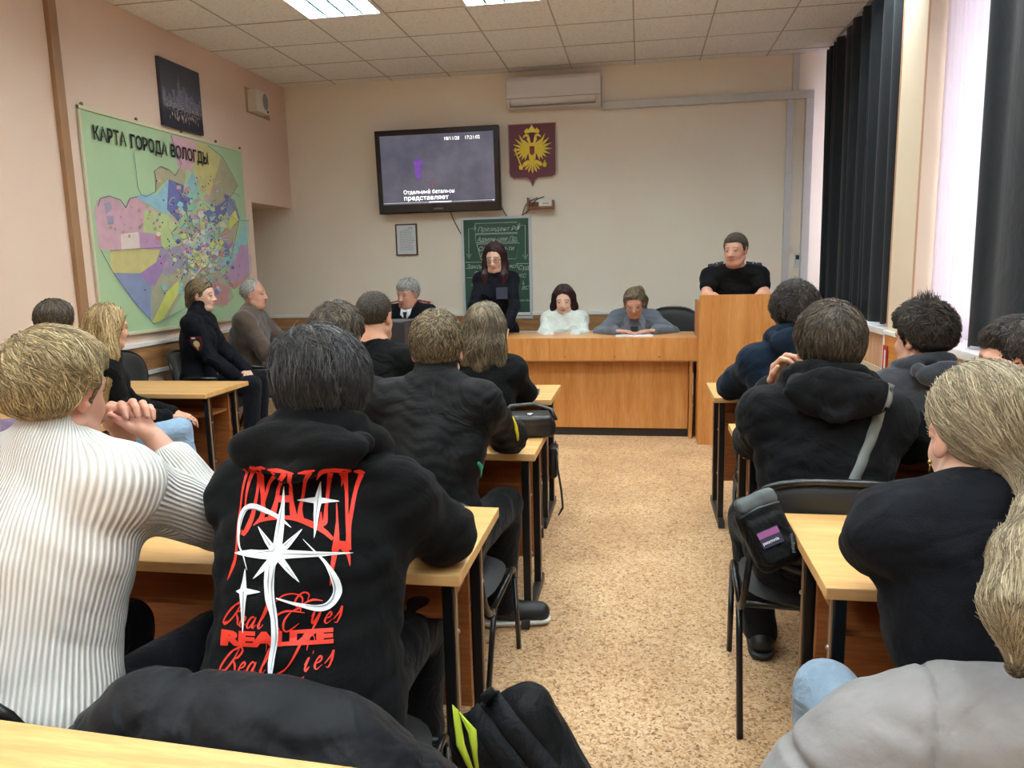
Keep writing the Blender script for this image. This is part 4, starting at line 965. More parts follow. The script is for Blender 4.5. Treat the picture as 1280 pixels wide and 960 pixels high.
def person(key,label,head,rz,lean=.20,s=1.0,w=1.0,hrot=(0,8,0),skin=None,female=False,old=False,full=0,side=0,
           wl=None,wr=None,hl=None,hr=None,el_l=None,el_r=None,hcl=.5,hcr=.5,hand_l=None,hand_r=None,
           seat=.42,stand=False,knees=None,ankles=None,top=None,pants=('dark_trousers','16181f'),shoes=('black_shoes','15161a'),hair=None,hmat=None,
           face=False,iris='4a5a50',brow=1,lips=.6,finehand=False,group=None,shyaw=0,hfwd=.035,hup=.142,nohem=False,hs=1.0,shz=.065,exl=None,exr=None,feet=None):
    """head = world position of the head centre; rz = facing (deg, 0 = towards the front wall)"""
    a=math.radians(rz); Rw=rotz(a); hz=head[2]
    org=V3(head[0],head[1],0)-Rw@V3(side,lean+hfwd,0)        # hip, projected on the floor
    loc=lambda p:(np.array(p,float)-org)@Rw                   # world -> local
    H=V3(side,lean+hfwd,hz); Rh=eul(*hrot)
    hip=V3(0,0,(seat+.09) if not stand else hz-.70*s)
    neck=V3(side,lean,hz-hup*s); sp=neck-hip; up=unit(sp); Rt=np.array(Matrix.Rotation(math.radians(shyaw),3,'Z')); 
    rt=unit(Rt@V3(1,0,0)-up*(up@(Rt@V3(1,0,0)))); fw=np.cross(up,rt)
    sw=.160*w*s*(.9 if female else 1)
    ShL=neck-rt*sw-up*shz*s; ShR=neck+rt*sw-up*shz*s
    la,lb=.285*s,.255*s
    DW=DZ+.045
    wl0,wr0=wl,wr
    wl=loc(wl) if wl is not None else V3(-.05,lean+.25,DW); wr=loc(wr) if wr is not None else V3(.05,lean+.25,DW)
    desk=not stand and wl0 is None and wr0 is None
    if exl is None and el_l is None and not stand and wl[2]<DZ+.12: exl_=V3(-(sw+.045),lean+.11,DZ+.07)
    else: exl_=loc(exl) if exl is not None else None
    if exr is None and el_r is None and not stand and wr[2]<DZ+.12: exr_=V3(sw+.045,lean+.11,DZ+.07)
    else: exr_=loc(exr) if exr is not None else None
    def arm(Sh,W_,ex,hint):
        if ex is None: return ik(Sh,W_,la,lb,hint)
        d=W_-ex; L=np.linalg.norm(d); return ex,(ex+d/L*min(L,lb+.01))
    EL,wl=arm(ShL,wl,exl_,V3(*(el_l or (-1,.3,-.75)))); ER,wr=arm(ShR,wr,exr_,V3(*(el_r or (1,.3,-.75))))
    hw=.085 if female else .09
    if stand:
        HL=[hip+V3(-hw,0,-.02),V3(-hw-.02,.02,hip[2]*.52),V3(-hw-.03,-.02,.09)]; HR=[hip+V3(hw,0,-.02),V3(hw+.02,.02,hip[2]*.52),V3(hw+.03,-.02,.09)]
    else:
        kn=knees or ((-.14,.42,.50),(.14,.42,.50)); an=ankles or ((-.14,.40,.09),(.14,.40,.09))
        HL=[hip+V3(-hw,.02,-.02),V3(*kn[0]),V3(*an[0])]; HR=[hip+V3(hw,.02,-.02),V3(*kn[1]),V3(*an[1])]
    FD={id(HL):unit(V3(*(feet[0] if feet else (0,1)),0)),id(HR):unit(V3(*(feet[1] if feet else (0,1)),0))}
    allp=np.array([H+V3(0,0,.14),H-V3(.13,.13,.13),H+V3(.13,.13,.13),hip-V3(.2,.2,.1),hip+V3(.2,.2,.1),ShL-.1,ShR+.1,EL-.08,EL+.08,ER-.08,ER+.08,wl-.2,wl+.2,wr-.2,wr+.2]+[q-.1 for q in HL+HR]+[q+.1 for q in HL+HR]+[HL[2]+V3(0,.2,0),HR[2]+V3(0,.2,0),HL[2]+FD[id(HL)]*.22,HR[2]+FD[id(HR)]*.22])
    lo,hi=allp.min(0),allp.max(0); lo[2]=max(lo[2],-.01)
    root=empty('person',tuple(org),a,label,'person',group)
    dist=float((Vector(head)-CO).dot(CF)); hh=.0028*max(1,dist/1.8)
    hh=min(hh,.0052) if (face or dist<4) else .006
    fines=[(H-V3(.11,.13,.14)*s,H+V3(.11,.14,.14)*s,max(.0036,hh))]
    def fwd(e,w_): return unit(w_-e)
    dl=unit(Rw.T@np.array(hand_l[0])) if hand_l else fwd(EL,wl); dr=unit(Rw.T@np.array(hand_r[0])) if hand_r else fwd(ER,wr)
    nl=Rw.T@np.array(hand_l[1],float) if hand_l else V3(0,0,-1); nr=Rw.T@np.array(hand_r[1],float) if hand_r else V3(0,0,-1)
    if finehand:
        for w_,d_ in ((wl,dl),(wr,dr)): fines.append((w_+d_*.06-.10,w_+d_*.06+.10,.0042))
    f=Field(lo,hi,.013,fines)
    # --- one continuous body
    f.rc(hip-V3(.07,0,0),hip+V3(.07,0,0),.10*s,.10*s,.03); ch=hip+sp*.66; f.rc(hip+up*.08,ch,.105*s,.125*s,.05,flat=(fw,1.25)); f.el(ch,V3(.150*w,.105,.17)*s,.05,R=np.stack([rt,fw,up],1))
    f.rc(ShL,ShR,.05*s,.05*s,.04); f.rc(neck+up*.02,ShL,.045*s,.045*s,.04); f.rc(neck+up*.02,ShR,.045*s,.045*s,.04)
    ar=(.040 if female else .047)*s
    for Sh,E_,W_,d_,n_,sd,cu in ((ShL,EL,wl,dl,nl,-1,hcl),(ShR,ER,wr,dr,nr,1,hcr)):
        f.rc(Sh,E_,ar*1.05,ar*.85,.03); f.rc(E_,E_+(W_-E_)*.4,ar*.85,ar*.85,.02); f.rc(E_+(W_-E_)*.4,W_,ar*.83,.026*s,.02,)
        hand(f,W_,d_,n_,sd,cu,s*(.92 if female else 1.0))
    for q in (HL,HR):
        f.rc(q[0],q[1],.078*s,.055*s,.03); f.rc(q[1],q[1]+(q[2]-q[1])*.35,.053*s,.052*s,.02); f.rc(q[1]+(q[2]-q[1])*.35,q[2],.05*s,.034*s,.02); f.rc(q[2]-V3(0,0,.02),q[2]+FD[id(q)]*.15+V3(0,0,-.055),.033,.024,.02)
    head_prims(f,H,Rh,s*hs,neck+up*.0,female,old,.047 if female else .053,full)
    P,F=f.mesh(); t=head_tint(P,H,Rh,s*hs,lips,brow)
    body=np_mesh('body',P,F,skin or SKIN,root,attrs={'tint':t})
    if face: eyes(body,H,Rh,s*hs,iris)
    # --- trousers
    g=.016
    f=Field(lo-.03,hi+.03,.011); f.rc(hip-V3(.075,0,0),hip+V3(.075,0,0),.115*s+g*.5,.115*s+g*.5,.04); f.el(hip+up*.06,V3(.155,.12,.09)*s,.03)
    for q in (HL,HR):
        f.rc(q[0],q[1],.088*s,.068*s,.03); f.rc(q[1],q[2]+V3(0,0,-.02),.068*s,.058*s,.02)
    f.D[:,:,f.ax[2]<.05]=.5; f.warp(.0045,(28,28,28),sum(map(ord,key))%99); P,F=f.mesh()
    np_mesh('trousers',P,F,cloth('cloth_'+pants[0],pants[1],.12,.8,.4,9,300),root)
    # --- shoes
    for q in (HL,HR):
        A=q[2]; D_=FD[id(q)]; f=Field(A-V3(.24,.24,.1),A+V3(.24,.24,.08),.007); f.rc(A-D_*.04+V3(0,0,-.035),A+D_*.15+V3(0,0,-.05),.042,.040,.02); f.rc(A,A+D_*.04+V3(0,0,-.04),.043,.04,.02); f.half((0,0,.006),(0,0,-1)); P,F=f.mesh()
        sh=np_mesh('shoe',P,F,plain(*shoes,rough=.5,bs=.2,bscale=60),root)
        f=Field(A-V3(.24,.24,.1),A+V3(.24,.24,.0),.007); f.rc(A-D_*.045+V3(0,0,-.06),A+D_*.155+V3(0,0,-.06),.047,.045,.0); f.half((0,0,.028),(0,0,1)); f.half((0,0,.002),(0,0,-1)); P,F=f.mesh()
        np_mesh('sole',P,F,plain('sole_'+('white' if 'sneaker' in shoes[0] else 'dark'),'d8d6d0' if 'sneaker' in shoes[0] else '222326',.6),sh)
    J=dict(H=H,Rh=Rh,hip=hip,neck=neck,ShL=ShL,ShR=ShR,EL=EL,ER=ER,wl=wl,wr=wr,up=up,rt=rt,fw=fw,root=root,Rw=Rw,org=org,s=s,ch=ch,sp=sp,dist=dist,lo=lo,hi=hi,loc=loc,w=w,female=female,hs=hs,HL=HL,HR=HR)
    if top: top_garment(J,**top)
    if hair: make_hair('hair',root,H,Rh,s*hs,hair,hmat,dist)
    PEOPLE[key]=J; return J
def top_garment(J,name='jumper',mat=None,g=.018,sleeve='long',hood=None,collar=None,fold=.004,h=.009,hem=.0,cut=None,rib=False,bulk=0,extra=None,hoodmat=None,loose=0,vneck=0,boxy=0,cuff=.90,slv=0):
    s,w,hip,neck,up,rt,fw,sp=J['s'],J['w'],J['hip'],J['neck'],J['up'],J['rt'],J['fw'],J['sp']
    fem=J['female']; f=Field(J['lo']-.06,J['hi']+.06,h)
    b=(.86 if fem else 1)
    f.rc(hip-rt*.075+up*.03,hip+rt*.075+up*.03,.112*s+g*.7+loose,.112*s+g*.7+loose,.04,flat=(fw,1.05))
    f.rc(hip+up*.08,hip+sp*.5,.125*s*b+g+loose,.135*s*b+g+loose,.05,flat=(fw,1.18)); f.el(J['ch'],V3((.165*w*b+g),.112+g*.8,.19)*s,.05,R=np.stack([rt,fw,up],1))
    f.rc(J['ShL'],J['ShR'],.046*s+g*.6,.046*s+g*.6,.05); f.rc(neck+up*.005,J['ShL'],.040*s+g,.050*s+g*.7,.05); f.rc(neck+up*.005,J['ShR'],.040*s+g,.050*s+g*.7,.05)
    if boxy: f.rc(hip+up*.0-rt*.05,hip+sp*.62-rt*.05,.105*s+boxy,.115*s+boxy*.7,.04); f.rc(hip+up*.0+rt*.05,hip+sp*.62+rt*.05,.105*s+boxy,.115*s+boxy*.7,.04)
    if fem: 
        for sx in (-1,1): f.el(J['ch']+up*.02+rt*.065*sx+fw*.09,V3(.062,.055,.06)*s,.04)
    ar=(.040 if fem else .047)*s+g*.55+bulk*.7
    for Sh,E_,W_ in ((J['ShL'],J['EL'],J['wl']),(J['ShR'],J['ER'],J['wr'])):
        if sleeve=='long':
            f.rc(Sh,E_,ar*.98,ar*.98,.05); f.rc(E_,E_+(W_-E_)*cuff,ar*.98,.036*s+g*.5+bulk*.6-slv,.02)
        elif sleeve=='short': f.rc(Sh,Sh+(E_-Sh)*.5,ar*1.08,ar*1.14,.04)
        elif sleeve=='mid': f.rc(Sh,Sh+(E_-Sh)*.66,ar*1.0,ar*1.14,.045)
        elif sleeve=='elbow': f.rc(Sh,Sh+(E_-Sh)*.80,ar*1.0,ar*1.12,.045)
    if collar=='turtle': f.rc(neck+up*.0,neck+up*.080*s-fw*.004,.080*s,.062*s,.010)
    if collar=='crew': f.rc(neck-up*.0,neck+up*.030*s+fw*.010,.074*s,.066*s,.015)
    if collar=='stand': f.rc(neck+up*.0,neck+up*.075*s+fw*.022,.078*s,.070*s,.010)
    if hood:
        hr=hood.get('r',.045); pts=[]; dp=hood.get('drop',.10); hw=hood.get('w',.12); z0=hood.get('z',0); Q=np.stack([rt,fw,up],1); bk=.115*s+g+hood.get('b',.012)
        f.el(neck-fw*(bk-.012)-up*(dp*.50-.01-z0),V3(hw,.040,dp)*s,.010,R=Q)
        for sx in (-1,1): f.rc(neck-fw*(bk-.045)+rt*hw*.78*sx+up*(.0+z0),neck-fw*(bk+.012)-up*(dp*1.28-z0)+rt*.012*sx,.030*s,.020*s,.006)
        for a_ in np.linspace(-145,145,17):
            q=math.radians(a_-90); R_=hood.get('R',.088); pts.append(neck+rt*R_*math.cos(q)*1.15+fw*(R_*math.sin(q)*1.05+.008)+up*(.040-.06*abs(a_/145)**1.6+z0))
        for p0,p1 in zip(pts[:-1],pts[1:]): f.rc(p0,p1,hr*s,hr*s,.005)
        for p0,p1 in zip(pts[3:-4],pts[4:-3]): f.rc(p0-up*hr*1.0*s-fw*hr*.9*s,p1-up*hr*1.0*s-fw*hr*.9*s,.005*s,.005*s,.014,'s')
        f.rc(neck+up*.055*s-fw*.0,neck+up*.17*s+fw*.03,.064*s,.095*s,.012,'s')
    if vneck:
        f.rc(neck+fw*.15+up*.05,neck+fw*.15-up*.07*vneck,.055*s*vneck,.008,.006,'s')
    if extra: extra(f,J)
    if fold:
        f.warp(fold,(26,26,20),sum(map(ord,name))%50+int(J['org'][0]*13)%17)
        f.warp(fold*.9,(12,12,40),sum(map(ord,name))%50+3,ridge=True)
    # neck hole for the crew/shirt so the skin shows
    f.half(hip-up*(.05+hem),-up) if True else None
    P,F=f.mesh(); at_={}
    if rib:
        q=P-J['hip']; xt=q@rt; zt=q@up; yt=q@fw
        u=np.arctan2(xt,.03-yt)*.155
        tot=[(np.full(len(P),0.0),u)]
        def dist(a,b_):
            ab=b_-a; t=np.clip(((P-a)@ab)/(ab@ab),0,1); d=P-a-t[:,None]*ab; return np.linalg.norm(d,axis=1),d,t
        best=np.full(len(P),1e9); U=u.copy()
        for Sh,E_,W_ in ((J['ShL'],J['EL'],J['wl']),(J['ShR'],J['ER'],J['wr'])):
            for a,b_ in ((Sh,E_),(E_,W_)):
                d0,dv,t=dist(a,b_); e=unit(np.cross(unit(b_-a),J['fw'])); e2=np.cross(unit(b_-a),e)
                an=np.arctan2(dv@e2,dv@e)*.062; far=(t>.12) if a is Sh else (t>=0)
                sel=(d0<ar*1.35)&(d0<best)&far&((np.abs(xt)>.20*s*w) if a is Sh else True); U=np.where(sel,an,U); best=np.where(sel,d0,best)
        at_['rib']=U
    o=np_mesh(name,P,F,mat,J['root'],attrs=at_); J['top']=o; J['topPF']=(P,F); return o
# ---------------------------------------------------------------- garments
def ribmat():
    m,nt,b=newmat('ribbed_white_knit'); a=N(nt,'ShaderNodeAttribute',attribute_name='rib')
    s1=N(nt,'ShaderNodeMath',operation='MULTIPLY'); s1.inputs[1].default_value=2*PI/.0085; nt.links.new(a.outputs['Fac'],s1.inputs[0])
    s2=N(nt,'ShaderNodeMath',operation='SINE'); nt.links.new(s1.outputs[0],s2.inputs[0])
    n=noise(nt,coords(nt),420,2); ad=N(nt,'ShaderNodeMath',operation='MULTIPLY_ADD'); ad.inputs[1].default_value=.5; nt.links.new(n.outputs['Fac'],ad.inputs[0]); nt.links.new(s2.outputs[0],ad.inputs[2])
    r=ramp(nt,[(0,'b0aca6'),(.45,'d6d3ce'),(1,'e6e3df')]); mr=N(nt,'ShaderNodeMapRange'); mr.inputs[1].default_value=-1; mr.inputs[2].default_value=1; nt.links.new(s2.outputs[0],mr.inputs[0]); nt.links.new(mr.outputs[0],r.inputs[0])
    nt.links.new(r.outputs[0],b.inputs['Base Color']); b.inputs['Roughness'].default_value=.9; b.inputs['Sheen Weight'].default_value=.2; bump(nt,b,ad.outputs[0],.7,.003); return m
M_RIB=ribmat()
M_HOOD=cloth('black_hoodie_fleece','0e0f12',.15,.9,.45,5,350,.06); M_BLK=cloth('black_cotton','101114',.12,.85,.45,8,350,.04); M_NAVY=cloth('dark_navy_knit','191b2c',.15,.9,.3,8,400,.2)
M_TRACK=cloth('black_tracksuit','131518',.1,.55,.5,6,500,.05); M_POL=cloth('navy_uniform_cloth','111522',.12,.75,.45,9,300,.05); M_GRY=cloth('dark_grey_fleece','33353b',.12,.9,.3,7,350,.25)
M_BLUE=cloth('dark_blue_hoodie','182b40',.15,.9,.4,7,350,.1); M_BLK2=cloth('washed_black_hoodie','141519',.14,.9,.45,7,350,.1); M_BRN=cloth('brown_knit','574a42',.1,.95,.3,8,500,.3)
M_WHT=cloth('white_fluffy_knit','c8cfc9',.06,.95,.3,12,400,.3); M_BLZ=cloth('grey_wool_blazer','5f6670',.12,.85,.3,9,500,.2); M_TEE=cloth('dark_navy_tee','12161f',.12,.85,.5,6,400,.05); M_PUR=cloth('purple_knit','6d5773',.12,.9,.3,9,400,.3)
HB=hair_mat('dark_brown_hair','14100e','2c231e','54453a'); HBLK=hair_mat('black_hair','0c0b0c','232222','5a5656'); HFAIR=hair_mat('fair_hair','4f4130','98805a','dcc796'); HDF=hair_mat('dark_fair_hair','2a2219','66563e','a3906c')
HBLOND=hair_mat('long_blond_hair','6b5332','9c8052','c9ad78'); HASH=hair_mat('ash_blond_hair','4d4233','88785e','c4b492'); HBR=hair_mat('light_brown_hair','2a211a','5c4d3c','9c8a68'); HGREY=hair_mat('grey_hair','6e6c68','9b9a96','c6c5c0'); HRED=hair_mat('dark_red_hair','1c0d10','2f171b','4a2329')
HBUZZ=hair_mat('cropped_brown_hair','2c2620','4a4136','645a4c'); HMB=hair_mat('mid_brown_hair','1a1410','42362b','77674f')
SHORT=dict(th=.014,n=5200,len=.034,steps=5,lift=.007,jit=.25,cj=.6,ear=.012,nape=-.074)
BUZZ=dict(th=.005,n=6500,len=.008,steps=2,lift=.003,jit=.3,cj=.1,ear=.01,nape=-.058,burn=1)
# 1 white ribbed sweater
person('white','boy with fair hair in a white ribbed turtleneck sweater, hands clasped at his chin',(-1.235,1.42,1.168),-8,hup=.125,shz=.055,lean=.15,w=1.18,hrot=(-2,8,3),skin=SKIN3,exl=(-1.42,1.62,.80),exr=(-1.00,1.62,.815),
  wl=(-1.27,1.66,1.02),wr=(-1.165,1.625,1.02),hand_l=((.45,-.2,.8),(.6,-.5,-.4)),hand_r=((-.55,.0,.75),(-.6,-.2,-.7)),hcl=.8,hcr=.9,finehand=True,hs=1.0,
  pants=('dark_indigo_jeans','171a26'),top=dict(name='ribbed_sweater',mat=M_RIB,g=.030,collar='turtle',fold=.0035,h=.0075,rib=True,cuff=.72,slv=.008,bulk=.012,loose=.010,boxy=.03),
  hair=dict(SHORT,th=.022,n=9000,len=.06,steps=7,lift=.008,cj=.4,jit=.12,flow='side',dir=1,crown=(-.02,-.06,.10),fringe=1,ear=.004,nape=-.075,seed=5),hmat=HFAIR)
# 2 printed hoodie
person('loyal','black-haired person in a black hoodie with red lettering and silver stars',(-.70,1.58,1.144),2,lean=.20,w=1.10,hrot=(4,12,0),hs=1.02,hup=.165,exl=(-.95,1.66,.79),exr=(-.455,1.66,.79),
  wl=(-.76,1.88,.76),wr=(-.64,1.88,.76),pants=('black_trousers','14151a'),
  top=dict(name='hoodie',mat=M_HOOD,g=.026,hood=dict(r=.046,R=.098,w=.15,drop=.055,z=.040,b=.012),fold=.006,h=.0075,bulk=.012,loose=.008,hem=.03,boxy=.040),
  hair=dict(th=.022,n=9000,len=.11,steps=9,lift=.016,jit=.16,cj=.42,clump=22,taper=.3,blobs=[((-.02,-.03,.075),(.075,.085,.060))],crown=(-.02,-.03,.11),ear=-.05,nape=-.115,burn=0,front=.0,seed=3,h=.007),hmat=HBLK)
# 3 tracksuit
person('adidas','boy with short dark blond hair in a black tracksuit, foot in the aisle',(-.687,2.5,1.130),-2,lean=0.12,w=1.02,hrot=(10,10,0),skin=SKIN,hup=.110,shz=.06,hfwd=.06,exl=(-.92,2.70,.79),exr=(-.475,2.69,.79),feet=((-.2,1),(1,.25)),
  wl=(-.72,2.86,.75),wr=(-.55,2.84,.755),knees=((-.17,.40,.50),(.17,.40,.52)),ankles=((-.15,.36,.09),(.14,.46,.10)),shoes=('sneaker_black','17181c'),
  pants=('black_tracksuit_bottoms','14161a'),top=dict(name='track_jacket',mat=M_TRACK,g=.02,collar='stand',fold=.0065,h=.008,bulk=.006,loose=.004),
  hair=dict(SHORT,n=7000,len=.032,crown=(.005,-.075,.085),up=.008,ear=.006,nape=-.082,seed=2),hmat=HDF)
person('navy','boy in a dark navy top, mostly hidden behind the black-haired hoodie wearer',(-1.088,2.62,1.16),-8,lean=0.14,hrot=(0,8,-3),w=1.0,
  top=dict(name='knitted_top',mat=M_NAVY,g=.016,collar='crew',h=.010),hair=dict(SHORT,th=.02,n=4500,len=.045,seed=8),hmat=HMB)
person('buzz','boy with close-cropped hair in a black t-shirt beside the computer tower',(-1.285,3.56,1.176),-4,lean=0.07,w=1.02,hrot=(-6,4,0),
  top=dict(name='t_shirt',mat=M_BLK,g=.012,sleeve='elbow',h=.010),hair=dict(BUZZ,seed=4),hmat=HBUZZ)
person('longhair','girl with shoulder-length wavy light brown hair in a black jumper',(-.743,3.6,1.107),0,lean=0.1,s=.95,hrot=(0,12,0),female=True,
  top=dict(name='jumper',mat=M_BLK,g=.02,collar='crew',h=.010,bulk=.006),
  hair=dict(th=.020,n=5000,len=.16,steps=8,flow='straight',lift=.008,jit=.12,cj=.35,ear=-.04,nape=-.10,burn=0,seed=6,h=.008,warp=.003,
    chains=[[((-.055,-.04,0),.055),((-.06,-.06,-.10),.05),((-.075,-.06,-.17),.04)],[((.055,-.04,0),.055),((.06,-.06,-.10),.05),((.085,-.06,-.17),.04)],[((0,-.06,0),.07),((0,-.085,-.10),.06),((0,-.085,-.19),.045)]]),hmat=HBR)
# left column
person('blonde','girl with very long straight blond hair, black top and light blue jeans sitting sideways',(-2.80,3.62,1.13),-50,lean=.10,s=.97,hrot=(25,8,0),female=True,
  wl=(-2.62,3.86,.62),wr=(-2.60,3.76,.62),el_l=(-.6,-.3,-1),el_r=(.6,-.3,-1),pants=('light_blue_jeans','8fa9c4'),top=dict(name='jumper',mat=M_BLK,g=.018,collar='crew',h=.010),
  knees=((-.08,.42,.53),(.12,.42,.56)),ankles=((-.05,.44,.09),(.10,.46,.12)),
  hair=dict(th=.016,n=6500,len=.30,steps=12,flow='straight',lift=.006,jit=.07,cj=.16,ear=-.04,nape=-.10,burn=0,seed=7,h=.009,
    chains=[[((-.06,-.04,0),.05),((-.10,-.06,-.14),.045),((-.13,-.10,-.28),.035),((-.12,-.12,-.42),.015)],[((.06,-.03,0),.05),((.10,-.05,-.14),.045),((.13,-.08,-.28),.035),((.12,-.09,-.44),.015)],[((0,-.06,0),.065),((0,-.12,-.12),.06),((0,-.17,-.26),.055),((0,-.19,-.46),.02)],[((-.04,-.06,0),.06),((-.07,-.12,-.14),.05),((-.07,-.16,-.28),.05),((-.06,-.17,-.46),.02)]]),hmat=HBLOND)
person('darkhair','person of whom only a dark brown crown shows, by the left wall',(-3.22,3.75,1.150),-5,lean=0.1,hrot=(0,6,0),female=True,s=.98,
  top=dict(name='jumper',mat=M_NAVY,g=.018,h=.011),hair=dict(th=.018,n=3500,len=.12,steps=7,flow='straight',lift=.006,jit=.1,cj=.2,ear=-.04,nape=-.10,burn=0,seed=9,h=.008),hmat=HMB)
person('purple','person in a purple jumper, only an arm showing at the left edge of the picture',(-2.86,2.52,1.16),-5,lean=.18,hrot=(0,6,0),wl=(-3.0,2.95,.75),wr=(-2.74,2.95,.75),
  top=dict(name='jumper',mat=M_PUR,g=.02,h=.011),hair=dict(SHORT,n=2500),hmat=HMB)
# uniformed woman & old man along the left wall
def police_extra(f,J):
    n=J['neck'];f.rc(n-J['rt']*.05+J['up']*.02,n+J['rt']*.05+J['up']*.02,.062,.062,.02); f.rc(n-J['rt']*.08+J['fw']*.03,n+J['fw']*.12-J['up']*.10,.03,.02,.015); f.rc(n+J['rt']*.08+J['fw']*.03,n+J['fw']*.12-J['up']*.10,.03,.02,.015)
person('police','seated young woman in dark navy police uniform with a round sleeve badge',(-3.27,5.28,1.235),-76,lean=.05,s=.98,w=1.2,hrot=(-4,4,0),female=True,skin=SKIN2,face=True,brow=.6,
  wl=(-2.97,5.38,.60),wr=(-2.99,5.24,.59),el_l=(-.6,-.6,-1),el_r=(.6,-.6,-1),hand_l=((.5,-.75,-.2),(0,-.3,-1)),hand_r=((.7,.6,-.15),(0,.2,-1)),hcl=.6,hcr=.55,finehand=True,seat=.46,knees=((-.12,.44,.56),(.12,.44,.56)),
  pants=('navy_uniform_trousers','161a28'),top=dict(name='uniform_jacket',mat=M_POL,g=.022,collar='stand',h=.0085,extra=police_extra,bulk=.008,fold=.003),
  hair=dict(th=.011,n=5500,len=.08,steps=8,flow='tail',tie=(0,-.095,-.045),tip=(0,-.12,-.2),lift=.002,jit=.04,cj=.08,ear=-.005,nape=-.080,burn=0,seed=11,front=.075,
    chains=[[((0,-.08,-.03),.045),((.01,-.085,-.07),.035)]]),hmat=HDF)
person('oldman','seated older balding man in a brown knitted jumper over a dark collar',(-3.19,5.92,1.215),-76,lean=.08,s=1.02,w=1.32,hrot=(-8,2,0),skin=SKIN3,face=True,old=True,full=.006,brow=.3,
  wl=(-2.78,6.10,.66),wr=(-2.84,5.88,.66),el_l=(-.6,-.6,-1),el_r=(.6,-.6,-1),seat=.46,knees=((-.15,.44,.54),(.15,.44,.54)),finehand=False,pants=('dark_blue_trousers','23263c'),
  top=dict(name='jumper',mat=M_BRN,g=.030,collar='crew',h=.009,fold=.004,loose=.02,bulk=.014),
  hair=dict(BUZZ,th=.003,n=2200,front=.20,ear=.02,nape=-.055,crown=(0,-.05,.1)),hmat=HGREY)
# presidium
def mk_face(**k): return dict(face=True,**k)
person('officer','grey-haired officer in dark uniform with red shoulder boards behind the counter',(-2.125,6.78,1.165),178,hup=.12,shz=.05,lean=.10,s=1.03,w=1.1,hrot=(-22,12,0),skin=SKIN3,face=True,full=.008,brow=.5,
  wl=(-1.95,6.42,.86),wr=(-2.25,6.42,.86),hs=1.08,top=dict(name='uniform_jacket',mat=M_POL,g=.022,h=.009,fold=.003,vneck=1.0),
  hair=dict(SHORT,th=.012,n=3500,len=.03,front=.05),hmat=HGREY)
person('speaker','standing young woman with dark red hair and glasses in a navy uniform jumper',(-1.285,6.72,1.474),180,hup=.14,shz=.055,lean=.04,s=.99,w=1.0,stand=True,hrot=(-2,16,0),female=True,skin=SKIN2,face=True,brow=.9,lips=.8,
  wl=(-1.14,6.42,.86),wr=(-1.40,6.42,.86),hs=1.05,top=dict(name='uniform_jumper',mat=M_POL,g=.018,collar='turtle',h=.009,fold=.003),
  hair=dict(th=.014,n=5500,len=.16,steps=9,flow='straight',lift=.003,jit=.06,cj=.12,ear=-.03,nape=-.10,burn=0,seed=12,h=.006,front=.084,
    chains=[[((-.074,-.02,.03),.026),((-.084,.0,-.06),.026),((-.084,.065,-.14),.026),((-.07,.10,-.22),.016)],[((.074,-.02,.03),.026),((.084,.0,-.06),.026),((.084,.065,-.14),.026),((.08,.10,-.21),.016)]]),hmat=HRED)
person('whitegirl','young woman with dark red-brown hair in a fluffy white jumper, looking down at the counter',(-.675,6.76,1.09),180,hup=.13,shz=.05,lean=.10,s=.97,hrot=(0,16,0),female=True,skin=SKIN2,face=True,brow=.8,
  wl=(-.55,6.45,.80),wr=(-.78,6.45,.80),hs=1.05,top=dict(name='jumper',mat=M_WHT,g=.024,collar='crew',h=.009,bulk=.008),
  hair=dict(th=.016,n=5500,len=.12,steps=8,flow='straight',lift=.003,jit=.06,cj=.12,ear=-.03,nape=-.10,burn=0,seed=13,h=.006,front=.084,
    chains=[[((-.074,-.02,.03),.026),((-.086,-.005,-.06),.028),((-.084,.01,-.13),.022)],[((.074,-.02,.03),.026),((.086,-.005,-.06),.028),((.088,.01,-.13),.022)]]),hmat=HRED)
person('blazergirl','young woman in a grey blazer with a fair ponytail, reading at the counter',(-.055,6.66,1.055),178,hup=.095,shz=.045,hfwd=.10,lean=.15,s=.97,w=1.06,hrot=(4,24,4),female=True,skin=SKIN3,face=True,brow=.4,
  wl=(.12,6.40,.845),wr=(-.20,6.38,.845),el_l=(-1,-.1,-.5),el_r=(1,-.1,-.5),hand_l=((-.9,-.3,0),(0,0,-1)),hand_r=((.95,-.2,0),(0,0,-1)),hcl=.2,hcr=.25,finehand=True,hs=1.05,
  top=dict(name='blazer',mat=M_BLZ,g=.026,h=.009,vneck=1.5,bulk=.008),
  hair=dict(th=.010,n=5500,len=.09,steps=8,flow='tail',tie=(-.015,-.075,.085),tip=(-.05,-.14,-.1),lift=.002,jit=.05,cj=.08,ear=-.01,nape=-.075,burn=0,seed=14,h=.006,front=.078,
    chains=[[((-.02,-.08,.08),.028),((-.05,-.12,.06),.030),((-.085,-.10,-.02),.028),((-.09,-.06,-.08),.014)]]),hmat=HBR)
person('podiumman','short-haired man in a black short-sleeved uniform shirt leaning on the podium',(.745,6.33,1.485),176,hup=.145,shz=.05,lean=.26,s=1.07,w=1.12,exl=(.965,6.24,1.13),exr=(.515,6.24,1.13),stand=True,hrot=(-24,6,2),skin=SKIN3,face=True,brow=.7,
  wl=(.86,6.12,1.10),wr=(.64,6.12,1.10),el_l=(-.5,.15,-1),el_r=(.5,.15,-1),hand_l=((-.9,-.2,0),(0,0,-1)),hand_r=((.9,-.2,0),(0,0,-1)),
  top=dict(name='uniform_shirt',mat=M_BLK,g=.016,sleeve='short',collar=None,h=.009,vneck=1.0,fold=.003),hair=dict(BUZZ,th=.008,n=5000,len=.014,front=.07),hmat=HMB)
